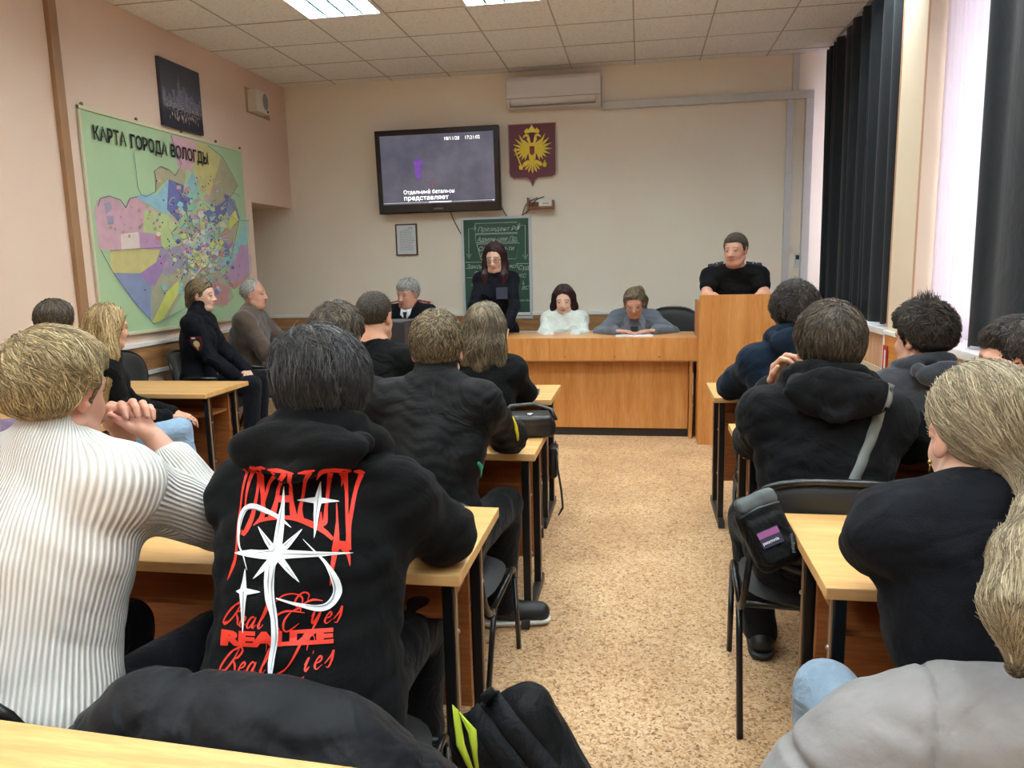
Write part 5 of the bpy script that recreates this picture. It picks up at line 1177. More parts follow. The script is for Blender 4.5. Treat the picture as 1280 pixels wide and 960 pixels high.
# right column
person('blue','student with tousled curly dark hair in a dark blue hoodie at the front right desk',(.705,3.68,1.151),-4,lean=0.1,w=1.05,hrot=(2,10,0),s=1.02,skin=SKIN2,exl=(.45,3.88,.79),exr=(.93,3.88,.79),
  wl=(.66,4.06,.75),wr=(.78,4.06,.75),shoes=('black_shoes','15161a'),knees=((-.17,.40,.50),(.14,.42,.50)),ankles=((-.17,.44,.09),(.13,.40,.09)),
  top=dict(name='hoodie',mat=M_BLUE,g=.024,hood=dict(r=.036,w=.125,drop=.065,z=.035,b=.01),h=.009,bulk=.010,loose=.008),
  hair=dict(SHORT,th=.028,n=6000,len=.045,lift=.016,jit=.7,cj=.9,up=.01,ear=.012,nape=-.062,seed=21,warp=.004),hmat=HB)
person('strap','student in a washed black hoodie with grey strap across the back, cheek on hand',(.575,2.47,1.135),-3,lean=0.09,w=1.08,hrot=(6,6,4),s=1.02,side=.03,exl=(.40,2.70,.79),exr=(.83,2.70,.79),
  wl=(.45,2.66,.98),wr=(.88,2.86,.76),hand_l=((.12,-.2,.95),(.6,-.5,.1)),hcl=.8,finehand=True,shoes=('black_shoes','15161a'),knees=((-.17,.36,.50),(.14,.42,.50)),ankles=((-.12,.34,.09),(.13,.40,.09)),
  top=dict(name='hoodie',mat=M_BLK2,g=.026,hood=dict(r=.036,w=.14,drop=.075,z=.035,R=.095,b=.012),h=.008,bulk=.014,loose=.014,fold=.006),
  hair=dict(SHORT,th=.024,n=8000,len=.06,steps=7,lift=.009,jit=.14,cj=.35,ear=-.012,nape=-.08,burn=0,seed=22,up=.004),hmat=HMB)
person('greyhood','boy with spiky dark hair in a black and grey hoodie, face turned left',(1.195,3.50,1.056),14,lean=0.02,w=1.08,hrot=(22,4,0),s=1.04,hs=1.06,skin=SKIN,face=False,
  exl=(.98,3.86,.79),exr=(1.44,3.80,.79),wl=(1.12,4.02,.75),wr=(1.24,4.02,.75),
  top=dict(name='hoodie',mat=M_GRY,g=.024,hood=dict(r=.030,w=.115,drop=.055,z=.03),h=.009,bulk=.010,loose=.01),
  hair=dict(SHORT,th=.024,n=8000,len=.045,lift=.018,jit=.35,cj=.7,up=.014,fringe=1,ear=.008,nape=-.055,seed=23,burn=1),hmat=HB)
person('glasses','dark-haired person with black-framed glasses at the right edge, hand on the mouth',(1.085,2.42,1.10),42,lean=0.05,w=1.0,hrot=(30,8,0),s=1.0,skin=SKIN,face=True,
  exl=(.86,2.55,.82),wl=(.965,2.40,1.01),wr=(1.05,2.80,.76),hand_l=((.2,-.35,.9),(.5,-.4,.1)),hcl=.8,finehand=True,
  top=dict(name='hoodie',mat=M_BLK,g=.022,hood=dict(r=.04,w=.11,drop=.09),h=.010,bulk=.008),hair=dict(SHORT,th=.016,n=5000,seed=24,ear=.004),hmat=HB)
glasses(PEOPLE['glasses']['root'],PEOPLE['glasses']['H'],PEOPLE['glasses']['Rh'],1.0,round_=False)
glasses(PEOPLE['speaker']['root'],PEOPLE['speaker']['H'],PEOPLE['speaker']['Rh'],.99*1.05)
person('pony','girl with a long low ash blond ponytail, dark t-shirt and pale jeans',(.572,1.37,1.113),2,hup=.105,shz=.045,hfwd=.06,lean=.09,w=1.10,exl=(.475,1.64,.80),hrot=(10,12,0),s=.98,female=True,skin=SKIN2,hs=1.0,
  wl=(.66,1.72,.75),wr=(.78,1.72,.75),el_l=(-1,.35,-.7),pants=('pale_blue_jeans','7f93a6'),knees=((-.17,.36,.50),(.14,.36,.50)),ankles=((-.16,.36,.09),(.14,.36,.09)),
  top=dict(name='t_shirt',mat=M_TEE,g=.018,sleeve='mid',h=.0075,bulk=.006,loose=.006,fold=.0055),
  hair=dict(th=.010,n=15000,len=.15,steps=12,flow='tail',tie=(.005,-.120,-.075),tip=(-.20,-.30,-.55),lift=.004,jit=.05,cj=.14,ear=-.02,nape=-.085,burn=0,seed=25,h=.007,clump=25,front=.06,
    chains=[[((.0,-.08,-.02),.05),((.004,-.110,-.065),.022),((.005,-.122,-.078),.015)],[((.005,-.122,-.078),.015),((-.04,-.185,-.115),.028),((-.10,-.235,-.165),.040),((-.14,-.262,-.225),.038),((-.155,-.275,-.30),.008)]]),hmat=HASH)
# ---------------------------------------------------------------- conform flat shapes onto a garment
def bvh_of(J,o=None):
    P,F=J['topPF'] if o is None else o; Pw=P@J['Rw'].T+J['org']
    return BVHTree.FromPolygons([tuple(p) for p in Pw],[tuple(int(i) for i in q) for q in F])
class Print:
    """shapes drawn in (x,z) of the standing cloth, laid onto its surface along direction d"""
    def __init__(s,J,d,y0,off=.0016,obj=None): s.J=J; s.b=bvh_of(J,obj); s.d=Vector(d).normalized(); s.y0=y0; s.off=off; s.V=[];s.F=[];s.M=[];s.c=0;s.lay=0
    def drop(s,p):
        h=s.b.ray_cast(Vector(p)-s.d*.6,s.d)
        if h[0] is None: return Vector(p)
        n=h[1]; n=n if n.dot(s.d)<0 else -n; return h[0]+n*(s.off+s.lay)
    def quad(s,vs,fs):
        n=len(s.V); s.V+=[s.drop(v) for v in vs]; s.F+=[tuple(i+n for i in f) for f in fs]; s.M+=[s.c]*len(fs)
    def stroke(s,pts,ws,tf,sub=5):
        """pts 2-d, ws full widths; tf maps 2-d -> world"""
        P=[Vector(p) for p in pts]; ws=list(ws) if isinstance(ws,(list,tuple)) else [ws]*len(P); out=[];w2=[]
        for i in range(len(P)-1):
            a,b_,c,d=P[max(i-1,0)],P[i],P[i+1],P[min(i+2,len(P)-1)]
            for k in range(sub):
                t=k/sub; out.append(.5*((2*b_)+(c-a)*t+(2*a-5*b_+4*c-d)*t*t+(3*b_-a-3*c+d)*t**3)); w2.append(ws[i]+(ws[i+1]-ws[i])*t)
        out.append(P[-1]); w2.append(ws[-1]); vs=[]; n=len(out)
        for i in range(n):
            t=out[min(i+1,n-1)]-out[max(i-1,0)]
            if t.length<1e-9: t=Vector((1,0))
            t.normalize(); nn=Vector((-t.y,t.x))*w2[i]/2
            vs+=[tf(out[i]+nn),tf(out[i]),tf(out[i]-nn)]
        fs=[]
        for i in range(n-1): fs+=[(3*i,3*i+1,3*i+4,3*i+3),(3*i+1,3*i+2,3*i+5,3*i+4)]
        s.quad(vs,fs)
    def poly(s,V2,F2,tf,g):
        bm=bmesh.new(); vs=[bm.verts.new((v[0],v[1],0)) for v in V2]
        for f in F2:
            try: bm.faces.new([vs[i] for i in f])
            except ValueError: pass
        xs=[v[0] for v in V2]; ys=[v[1] for v in V2]
        for ax,lo,hi in ((0,min(xs),max(xs)),(1,min(ys),max(ys))):
            q=lo+g
            while q<hi:
                co=[0,0,0];co[ax]=q;no=[0,0,0];no[ax]=1
                bmesh.ops.bisect_plane(bm,geom=bm.verts[:]+bm.edges[:]+bm.faces[:],plane_co=co,plane_no=no); q+=g
        bm.verts.index_update(); s.quad([tf(v.co.xy) for v in bm.verts],[[v.index for v in f.verts] for f in bm.faces]); bm.free()
    def build(s,name,mats,thick=0):
        J=s.J; L=[(np.array(v)-J['org'])@J['Rw'] for v in s.V]
        o=mesh_obj(name,L,s.F,mats,J['root'],True,s.M)
        if thick:
            md=o.modifiers.new('t','SOLIDIFY'); md.thickness=thick; md.offset=1
        return o
# --- the printed hoodie
J=PEOPLE['loyal']; YP=J['org'][1]-.0
def tfp(p,Y=1.24): q=at(260+p[0]/5.818,570+p[1]/5.818,Y=Y); return q
pr=Print(J,(-.45,1,-.33),1.2); st=lambda pts,ws,**k: pr.stroke(pts,ws,tfp,**k)
st([(190,65),(165,250),(152,500),(156,720),(140,830),(98,945)],[30,16,12,18,26,4])
st([(262,50),(225,120),(205,240),(197,340),(196,430)],[40,34,22,14,8]); st([(262,50),(292,140),(290,260),(272,420),(240,530),(205,595),(188,560)],[34,26,22,34,42,30,6])
st([(300,55),(320,180),(345,330),(345,450),(280,528)],[60,40,34,40,8]); st([(440,100),(385,180),(370,260),(350,340)],[44,28,26,30]); st([(285,58),(330,58),(372,68)],[10,26,8])
st([(385,76),(470,88),(600,112)],[8,34,8]); st([(530,110),(470,210),(455,330),(420,470)],[44,30,34,60]); st([(575,108),(565,200),(575,330),(605,475)],[40,26,36,60]); st([(458,315),(585,315)],[56,56])
st([(630,110),(690,100),(768,80)],[6,30,10]); st([(730,95),(685,170),(668,300),(650,400),(655,480)],[40,28,26,34,60])
st([(278,528),(345,485),(460,470),(600,470),(750,520),(840,570),(912,635)],[6,30,26,36,48,40,26])
st([(780,158),(815,95),(900,75),(1000,78),(1078,76)],[6,34,30,34,18]); st([(975,90),(1000,140),(988,215)],[24,26,4]); st([(895,95),(880,220),(862,380),(850,500),(815,532)],[50,32,26,40,8]); st([(820,420),(815,540)],[6,44])
st([(1098,80),(1150,84),(1196,92)],[14,40,14]); st([(1165,100),(1110,240),(1070,400),(1042,560),(1035,720)],[46,34,34,36,50]); st([(1020,90),(1030,250),(1028,430),(1040,640)],[60,28,26,40])
st([(945,350),(948,500),(940,640),(930,720)],[6,20,50,60]); st([(915,680),(1000,680),(1045,700)],[70,60,40]); st([(930,720),(905,860),(890,980)],[50,28,4]); st([(1000,700),(1035,760),(1046,845)],[60,30,4])
# script and block lettering
GLY={'e':[(.05,.45),(.5,.6),(.62,.88),(.4,1.02),(.12,.7),(.08,.22),(.35,0),(.85,.35)],'a':[(.7,.85),(.42,1),(.12,.6),(.1,.12),(.35,0),(.68,.45),(.8,1),(.66,.25),(.8,0),(1.0,.3)],
 'l':[(-.05,.2),(.35,1),(.55,1.9),(.4,2.05),(.2,1.1),(.12,.2),(.3,0),(.6,.35)],'y':[(.0,.6),(.15,1),(.14,.3),(.35,.1),(.75,1),(.6,.2),(.3,-.8),(-.1,-1.2),(-.5,-1.1)],'s':[(-.1,.25),(.35,.85),(.45,1.25),(.52,.6),(.36,0),(.08,.02)],
 'i':[(.0,.4),(.28,1),(.15,.25),(.3,0),(.55,.3)],'R':[(-.35,.3),(-.75,.1),(-.7,.7),(-.2,1.6),(.6,2.3)],'r':[(.75,2.2),(.45,1.2),(.0,.4),(-.5,.0),(-.75,.15)],'p':[(.3,1.9),(.8,2.25),(1.15,1.9),(.85,1.35),(.45,1.15),(.8,.6),(1.0,.05),(1.25,.1)],
 'E':[(1.5,1.9),(1.45,2.35),(.9,2.5),(.45,2.0),(.65,1.55),(1.05,1.45),(.4,1.2),(.0,.6),(.15,.0),(.6,-.1),(1.3,.4)],'L':[(1.6,1.5),(1.5,2.4),(1.15,2.5),(.9,1.7),(.4,.5),(-.4,.0),(.2,.05),(.9,-.35),(1.6,-.3)]}
def cur(ch_,x,y,h,wf=.16,sx=1):
    pts=GLY[ch_]; ws=[h*wf*(.35+1.0*abs(math.sin(1.2+i*1.35))) for i in range(len(pts))]; ws[0]*=.3; ws[-1]*=.2
    st([(x+(p[0]*.85*sx+.28*p[1])*h,y-p[1]*h) for p in pts],ws,sub=5)
B=756
for c,x,y,h in (('R',130,B+505,78),('r',130,B+505,78),('p',130,B+505,78),('e',205,B+515,72),('a',262,B+518,80),('l',345,B+520,82),('y',735,B+500,92),('e',840,B+500,80),('s',915,B+495,90)): cur(c,x,y,h)
cur('E',530,B+530,105,.12); st([(480,B+330),(540,B+285),(620,B+275),(680,B+310),(665,B+410)],[6,12,8,14,6]); st([(690,B+350),(760,B+325),(835,B+335)],[6,16,4]); st([(700,B+415),(560,B+400),(480,B+450),(530,B+560)],[4,16,12,4])
for c,x,y,h in (('R',130,B+825,78),('r',130,B+825,78),('p',130,B+825,78),('e',215,B+825,72),('a',275,B+828,78),('l',372,B+825,80),('i',690,B+815,85),('e',765,B+810,82),('s',850,B+800,90)): cur(c,x,y,h)
st([(760,B+695),(768,B+697)],[22,22]); cur('L',520,B+845,110,.14); st([(440,B+840),(560,B+850),(640,B+880),(700,B+850)],[4,20,26,4]); st([(420,B+680),(430,B+590),(500,B+640),(640,B+620),(760,B+580),(770,B+640)],[4,8,12,14,8,4])
V2,F2=text_mesh('REALIZE',100,bold=6.5,space=.92); mx_=max(v.x for v in V2); my=max(v.y for v in V2)
pr.poly([(70+v.x/mx_*845,B+640-v.y/my*98-v.x/mx_*8) for v in V2],F2,tfp,60)
pr.c=1; pr.lay=.0012
C0=(482,B-12)
st([C0,(500,500),(508,360),(510,215)],[84,60,30,2]); st([C0,(380,B-6),(250,B-16),(148,B-18)],[84,66,56,4]); st([C0,(600,B-16),(800,B-14),(1075,B-12)],[84,62,40,2])
st([C0,(440,B+60),(430,B+180),(440,B+310),(472,B+440),(480,B+600),(460,B+760),(450,B+895)],[90,74,80,70,50,48,44,14])
for p in ((320,538),(675,556),(303,B+168),(657,B+190)): st([C0,((C0[0]+p[0])/2,(C0[1]+p[1])/2+4),p],[60,42,3])
S1=(795,330); 
for p,w_ in (((815,168),64),((625,330),60),((968,338),60),((765,622),70)): st([S1,((S1[0]*1.2+p[0]*.8)/2,(S1[1]*1.2+p[1]*.8)/2),p],[w_,w_*.62,2])
S2=(232,B+265)
for p,w_ in (((240,B+95),56),((178,B+265),60),((365,B+267),60),((245,B+555),62)): st([S2,((S2[0]*1.2+p[0]*.8)/2,(S2[1]*1.2+p[1]*.8)/2),p],[w_,w_*.6,2])
st([(255,B+105),(215,B),(180,680),(166,560),(185,430),(240,378),(330,390),(470,460),(588,546)],[3,10,14,24,44,44,40,34,3])
st([(680,628),(800,B-5),(870,B+80),(930,B+190),(945,B+280),(890,B+360),(800,B+385),(650,B+355),(485,B+305)],[3,16,28,64,70,56,44,24,10])
pr.c=2; pr.lay=.0020
st([(505,330),(492,520),(478,640)],[3,10,3]); st([(470,640),(462,B-40),(420,B-30),(300,B-14)],[3,8,10,3]); st([(520,B-20),(700,B-14),(960,B-12)],[3,10,2]); st([(470,B+60),(455,B+200),(462,B+340),(482,B+460),(490,B+600),(462,B+800)],[3,14,8,12,8,3]); st([(430,B+70),(425,B+190),(432,B+280)],[3,12,3])
st([(185,600),(178,500),(215,410),(300,402),(420,450)],[3,8,10,8,2]); st([(880,B+110),(925,B+230),(905,B+330),(830,B+372),(700,B+362)],[3,14,16,12,3]); st([(795,330),(812,220)],[8,2]); st([(795,330),(770,560)],[12,2]); st([(340,560),(430,680)],[3,10]); st([(640,585),(545,680)],[3,10]); st([(640,B+175),(560,B+80)],[3,10]); st([(235,B+265),(246,B+480)],[12,2])
pr.build('back_print',[plain('print_red','e0321f',.6),plain('print_silver','e2e8ec',.45),plain('print_steel_grey','8d98a2',.5)])
# --- strap over the washed hoodie
pr=Print(PEOPLE['strap'],(0,1,0),2.2,.003); Z=lambda p: at(p[0],p[1],Y=2.32)
pr.stroke([(1112,480),(1106,500),(1094,530),(1075,560),(1058,590),(1042,622)],13,Z); pr.build('bag_strap',plain('grey_webbing','6d716d',.8,bs=.3,bscale=300),.003)
# --- tracksuit details
pr=Print(PEOPLE['adidas'],(-.55,1,0),2.3,.003); Z=lambda p: at(p[0],p[1],Y=2.55)
pr.stroke([(645,524),(651,540),(656,556)],[2,6,2],Z); pr.build('yellow_piping',plain('yellow_piping','d8c81e',.5),.003)
pr=Print(PEOPLE['adidas'],(-.4,1,0),2.3,.003); Z=lambda p: at(p[0],p[1],Y=2.25)
pr.stroke([(603,587),(610,598),(611,612)],[3,7,3],Z); pr.build('green_piping',plain('green_piping','1f9a78',.5),.003)
pr=Print(PEOPLE['adidas'],(0,1,0),2.3,.002); Z=lambda p: at(p[0],p[1],Y=2.4)
pr.stroke([(546,474),(547,492)],1.5,Z); pr.build('back_seam',plain('seam_dark','0a0b0d',.7))
# --- uniform details
def patch(key,o,d,shape,mat,name,off=.003,th=.002,parent=None):
    J=PEOPLE[key]; b_=bvh_of(J); o=Vector(o); d=Vector(d).normalized(); h=b_.ray_cast(o-d*.5,d)
    if h[0] is None: print('patch missed',name); return None
    n=h[1] if h[1].dot(d)<0 else -h[1]; u=Vector((0,0,1)); u=(u-n*u.dot(n)).normalized(); r_=u.cross(n)
    V=[h[0]+n*off+r_*x+u*z for x,z in shape]; k=len(V); V+=[v-n*th for v in V]
    L=[(np.array(v)-J['org'])@J['Rw'] for v in V]; fs=[tuple(range(k)),tuple(range(k,2*k))[::-1]]+[(i,(i+1)%k,k+(i+1)%k,k+i) for i in range(k)]
    return mesh_obj(name,L,fs,mat,J['root'])
shield=lambda s_:[(-s_,s_*1.1),(s_,s_*1.1),(s_*.95,-s_*.2),(s_*.5,-s_*1.0),(0,-s_*1.3),(-s_*.5,-s_*1.0),(-s_*.95,-s_*.2)]
Jp=PEOPLE['police']; AP=Vector(tuple(Jp['Rw']@((Jp['ShR']*.45+Jp['EL']*0+Jp['ER']*.55))+Jp['org'])); dr_=Vector((.15,1,-.05))
for s_,m_,of in ((.046,plain('badge_red','8a2030',.5),.004),(.040,plain('badge_navy','1c2140',.5),.0055)): patch('police',AP,dr_,shield(s_),m_,'sleeve_badge',of)
patch('police',AP,dr_,[(.026*math.cos(a),-.004+.026*math.sin(a)) for a in np.linspace(0,2*PI,15)[:-1]],plain('badge_gold','d8c07a',.4),'badge_emblem',.0075)
patch('police',AP+Vector((0,0,.038)),dr_,[(-.03,-.006),(.03,-.006),(.03,.006),(-.03,.006)],plain('badge_pale','c9c0d0',.5),'badge_caption',.0075)
patch('police',AP+Vector((0,0,-.036)),dr_,[(-.015,.006),(.015,.006),(.0,-.016)],plain('badge_pink','d9a0a0',.5),'badge_tip',.0075)
def shoulder_board(key,side,mat,stars,l=.062,w_=.024,out=.02):
    J=PEOPLE[key]; b_=bvh_of(J); Sh=J['ShR'] if side>0 else J['ShL']; inn=J['neck']+(Sh-J['neck'])*.45; P0=Vector(tuple(J['Rw']@inn+J['org'])); P1=Vector(tuple(J['Rw']@(Sh+(Sh-inn)*.15)+J['org']))
    h0=b_.ray_cast(P0+Vector((0,0,.3)),Vector((0,0,-1)))[0]; h1=b_.ray_cast(P1+Vector((0,0,.3)),Vector((0,0,-1)))[0]
    if h0 is None or h1 is None: return
    ax_=(h1-h0); ax_.normalize(); f_=Vector(tuple(J['Rw']@J['fw'])); f_=(f_-ax_*f_.dot(ax_)).normalized(); u=ax_.cross(f_); u=u if u.z>0 else -u
    Mx=Matrix((ax_,f_,u)).transposed().to_4x4(); Mx.translation=(h0+h1)/2+u*.010; Li=Matrix.Rotation(-J['root'].rotation_euler[2],4,'Z')@Matrix.Translation(-Vector(tuple(J['org'])))
    o=MB().box((-l,-w_,-.004),(l,w_,.004),.003,Li@Mx).build('shoulder_board',mat,J['root'])
    for k in range(stars): MB().sphere((Li@Mx)@Vector((-.01+.028*k,(-1)**k*.008,.006)),.006,8,6).build('star',plain('star_silver','d8d8d0',.3,.6),o)
for sd in (-1,1):
    shoulder_board('officer',sd,plain('board_red','8a1f30',.6),2); shoulder_board('podiumman',sd,plain('board_navy','1a1e2e',.6),2); shoulder_board('speaker',sd,plain('board_blue','28304a',.6),0); 
Js=PEOPLE['speaker']; X=Vector(tuple(Js['Rw']@(Js['ch']+Js['up']*.02-Js['rt']*.075)+Js['org'])); patch('speaker',X,(0,1,0),[(-.05,-.055),(.05,-.055),(.05,.05),(-.05,.05)],plain('pocket_blue','161c30',.7),'breast_pocket',.004,.003)
Jo=PEOPLE['officer']
def wl_(J,p): return Vector(tuple(J['Rw']@p+J['org']))
def local_obj(J,mb,name,mat,smooth=False):
    return mb.build(name,mat,J['root'],smooth)
n,f_,u_,r_=Jo['neck'],Jo['fw'],Jo['up'],Jo['rt']
q=MB(); 
for sx in (-1,1): q.add([n+f_*.085+u_*.01,n+f_*.06+r_*.055*sx+u_*.035,n+f_*.135+r_*.05*sx-u_*.035,n+f_*.145-u_*.085],[(0,1,2,3)])
o=q.build('shirt_collar',plain('shirt_white','c4c8cc',.7),Jo['root']); o.modifiers.new('t','SOLIDIFY').thickness=.006
q=MB().box((-.018,-.006,-.012),(.018,.006,.012),.004,Matrix.Translation(n+f_*.142-u_*.02)); q.add([n+f_*.15+r_*-.012-u_*.03,n+f_*.15+r_*.012-u_*.03,n+f_*.165+r_*.024-u_*.16,n+f_*.165-r_*.024-u_*.16],[(0,1,2,3)]); o=q.build('tie',plain('tie_black','14151c',.6),Jo['root']); o.modifiers.new('t','SOLIDIFY').thickness=.006
Jb=PEOPLE['blazergirl']
for nm,col,pts in (('blouse','101114',[(-.035,-.105),(.035,-.105),(.028,-.17),(-.028,-.17)]),):
    X=wl_(Jb,Jb['neck']-Jb['up']*.0+Jb['fw']*.0); patch('blazergirl',X+Vector((0,0,-.14)),(0,1,0),[(-.028,-.04),(.028,-.04),(.034,.03),(-.034,.03)],plain('blouse_black',col,.7),nm,.006,.004)
Xn=wl_(Jb,Jb['neck']); patch('blazergirl',Xn+Vector((0,0,-.055)),(0,1,0),[(-.012,-.09),(.012,-.09),(.040,.05),(-.040,.05)],Jb['root'].children[0].data.materials[0],'open_neckline',.004,.003)
M_LAP=cloth('grey_wool_lapel','7a8290',.12,.85,.3,9,500,.2)
for sx in (-1,1):
    X=wl_(Jb,Jb['neck']+Jb['rt']*.055*sx-Jb['up']*.08); patch('blazergirl',X,(0,1,0),[(-.022,.075),(.012,.075),(.038 if sx<0 else .02,.015),(.03 if sx<0 else -.03,-.07),(-.02 if sx<0 else -.038,.015)],M_LAP,'lapel',.008,.006)
Jw=PEOPLE['pony']; T_=Jw['H']+Jw['Rh']@(V3(.055,-.125,-.085)*Jw['s']*1.06)
MB().tube([T_+Jw['Rh']@V3(.020*math.cos(a),.006*math.sin(a),.020*math.sin(a)) for a in np.linspace(0,2*PI,17)[:-1]],.0065,8,closed=True).build('hair_tie',plain('hair_tie_black','17181c',.7),Jw['root'],True)
E_=Jw['H']+Jw['Rh']@(V3(-.084,-.002,-.036)*1.04); MB().sphere(E_-V3(.004,0,.004),.004,8,6).tube([E_-V3(.004,0,.004),E_-V3(.004,0,.022)],.0012,5).build('earring',plain('gold_earring','c9a860',.25,.9),Jw['root'],True)
# ---------------------------------------------------------------- chairs (seat under each person)
def seat_for(key,lb,arms=False,dx=0,dy=0,drz=0):
    J=PEOPLE[key]; p=J['org']+J['Rw']@V3(dx,.05+dy,0); return chair(p[0],p[1],math.degrees(J['root'].rotation_euler[2])+drz,lb,arms)
seat_for('white','black chair under the boy in the white ribbed sweater').scale=(1,1,.9); seat_for('loyal','black chair under the printed hoodie, dark jacket over its back',dy=.03).scale=(1,1,.80)
seat_for('adidas','black round-backed chair behind the tracksuit boy'); seat_for('navy','black chair of the boy in the dark navy top'); seat_for('buzz','black chair of the close-cropped boy'); seat_for('longhair','black chair of the girl with wavy brown hair')
seat_for('blonde','black chair of the girl in light blue jeans'); seat_for('darkhair','black chair of the person by the left wall'); seat_for('purple','black chair of the person in purple')
seat_for('police','black armchair of the uniformed woman by the map',True,dy=.06); seat_for('oldman','black armchair of the older man in brown',True,dy=.06)
chair(-3.25,4.66,-82,'empty black oval-backed chair left of the uniformed woman',False).scale=(1.08,1.08,1.08)
seat_for('officer','black chair of the grey-haired officer'); seat_for('whitegirl','black chair behind the woman in white'); seat_for('blazergirl','black chair of the woman in the blazer')
chair(.30,6.95,180,'empty black chair showing between counter and podium').scale=(1.05,1.05,1.2)
seat_for('blue','black chair of the student in the dark blue hoodie',dy=.04); seat_for('strap','black wide-backed chair behind the student with the strap',dx=.03,dy=.03).scale=(1.08,1,.98); seat_for('greyhood','black chair of the spiky-haired boy',dy=.04,drz=-14); seat_for('glasses','black chair of the person in glasses',dy=.05,drz=-30); seat_for('pony','black chair of the ponytailed girl, grey jacket over its back',dy=.04).scale=(1,1,.84)
# ---------------------------------------------------------------- jackets over chair backs
def blob(name,prims,mat,lo,hi,h,lb,cat,warp=(.004,(22,22,22)),ridge=.003,cuts=(),k=.02,parent=None,seams=(),dz=0):
    f=Field(lo,hi,h)
    for a,b_,ra,rb in prims: f.rc(a,b_,ra,rb,k)
    for a,b_,r_,kk in cuts: f.rc(a,b_,r_,r_,kk,'s')
    if warp: f.warp(warp[0],warp[1],5)
    if ridge: f.warp(ridge,(16,16,34),9,ridge=True)
    X,Y,Z=f.pts((slice(None),)*3)
    for n_,c_,lim in seams:
        d=X*n_[0]+Y*n_[1]+Z*n_[2]-c_; wv=.004*np.sin(X*31+Z*17)+.003*np.sin(Y*40+X*23); m_=1.0
        if lim is not None: m_=1/(1+np.exp(-(X*lim[0]+Z*lim[1]-lim[2])/.012))
        f.D=(f.D+(.011*np.exp(-((d+wv)/.008)**2)-.002)*m_).astype(np.float32)
    P,F=f.mesh(); P=P+V3(0,0,dz); o=np_mesh(name,P,F,mat,parent)
    if lb: tag(o,lb,cat)
    return o
M_PUF=cloth('black_puffer_nylon','1a1d23',.08,.55,.5,5,60,.1); M_PUG=cloth('grey_puffer_nylon','7f7c7c',.05,.6,.4,4,60,.1)
blob('puffer_jacket',[((-.93,1.08,.56),(-.42,1.07,.56),.10,.10),((-.84,1.075,.665),(-.50,1.065,.665),.085,.08),((-.97,1.10,.44),(-.38,1.10,.44),.10,.10),((-.95,1.08,.28),(-.40,1.08,.28),.10,.10),((-.46,1.07,.61),(-.35,1.14,.42),.07,.08),((-.88,1.08,.60),(-1.02,1.14,.40),.075,.08),((-.80,1.05,.69),(-.60,1.04,.71),.06,.06),((-.38,1.12,.50),(-.36,1.14,.26),.09,.08)],M_PUF,(-1.25,.85,.1),(-.1,1.35,.9),.0085,'black puffer jacket draped over a chair back in the lower left foreground','jacket',dz=-.025,
  seams=[((.06,0,1),.61,None),((0,0,1),.42,None),((0,0,1),.26,None),((.80,0,.60),.115,None),((-.80,0,.60),1.07,None)],ridge=.0035,k=.06,warp=(.003,(18,18,18)))
blob('puffer_jacket',[((.30,1.14,.58),(.30,1.15,.42),.09,.10),((.36,1.14,.66),(.80,1.13,.70),.095,.10),((.44,1.12,.72),(.76,1.11,.75),.08,.085),((.30,1.14,.52),(.90,1.14,.55),.10,.10),((.28,1.14,.36),(.90,1.14,.36),.10,.10),((.86,1.14,.68),(.92,1.15,.42),.09,.10)],M_PUG,(.05,.9,.15),(1.15,1.38,1.0),.0085,'grey puffer jacket draped over a chair back in the lower right foreground','jacket',
  seams=[((.30,0,1),.735,None),((0,0,1),.40,None),((.95,0,-.3),.17,None),((.98,0,-.2),.42,None),((.98,0,.2),.80,None)],ridge=.003,k=.06,warp=(.003,(16,16,16)))
# ---------------------------------------------------------------- bags
bp_=empty('backpack',(-.25,1.50,0),0,'black backpack with lime green pull loop standing against the desk leg','backpack')
Rk=np.array(Euler((math.radians(-14),math.radians(-30),math.radians(10))).to_matrix()); c0=V3(.045,.0,.235)
f=Field((-.3,-.3,0),(.35,.3,.62),.007); f.bx(c0,(.125,.07,.25),Rk,.06,.02); f.bx(c0+Rk@V3(.0,.06,-.06),(.11,.05,.16),Rk,.04,.015); f.rc(c0+Rk@V3(.12,-.02,-.02),c0+Rk@V3(.19,-.03,-.16),.03,.035,.02,flat=(Rk@V3(0,1,0),1.8))
f.half((0,0,.005),(0,0,-1)); f.warp(.002,(22,22,22),4); f.warp(.0025,(14,14,30),8,ridge=True); P,F=f.mesh(); np_mesh('body',P,F,cloth('black_backpack_nylon','121417',.12,.6,.5,8,200,.05),bp_)
MB().tube([c0+Rk@V3(.115,-.075,-.02),c0+Rk@V3(.15,-.075,-.03),c0+Rk@V3(.185,-.075,-.10),c0+Rk@V3(.195,-.07,-.20)],[.010,.016,.017,.014],8,flat=.25,up=Rk@V3(0,1,0)).build('side_strap',plain('strap_black','1d1f23',.7,bs=.2,bscale=300),bp_,True)
pj=dict(org=V3(*bp_.location),Rw=np.eye(3),root=bp_,topPF=(P,F))
for nm,pts in (('shoulder_strap',[(606,866),(626,890),(652,922),(690,968)]),('shoulder_strap',[(590,893),(606,910),(630,940),(655,972)])):
    pr=Print(pj,(-.15,1,-.5),1.3,.008); Zb=lambda p: at(p[0],p[1],Y=1.46); pr.stroke(pts,[17,24,26,24],Zb); pr.build(nm,cloth('padded_strap_black','24262b',.12,.7,.4,12,300,.05),.010)
MB().sphere(c0+Rk@V3(.15,-.082,-.035),.005,8,6).build('rivet',plain('buckle_steel','b8b4ac',.25,.9),bp_)
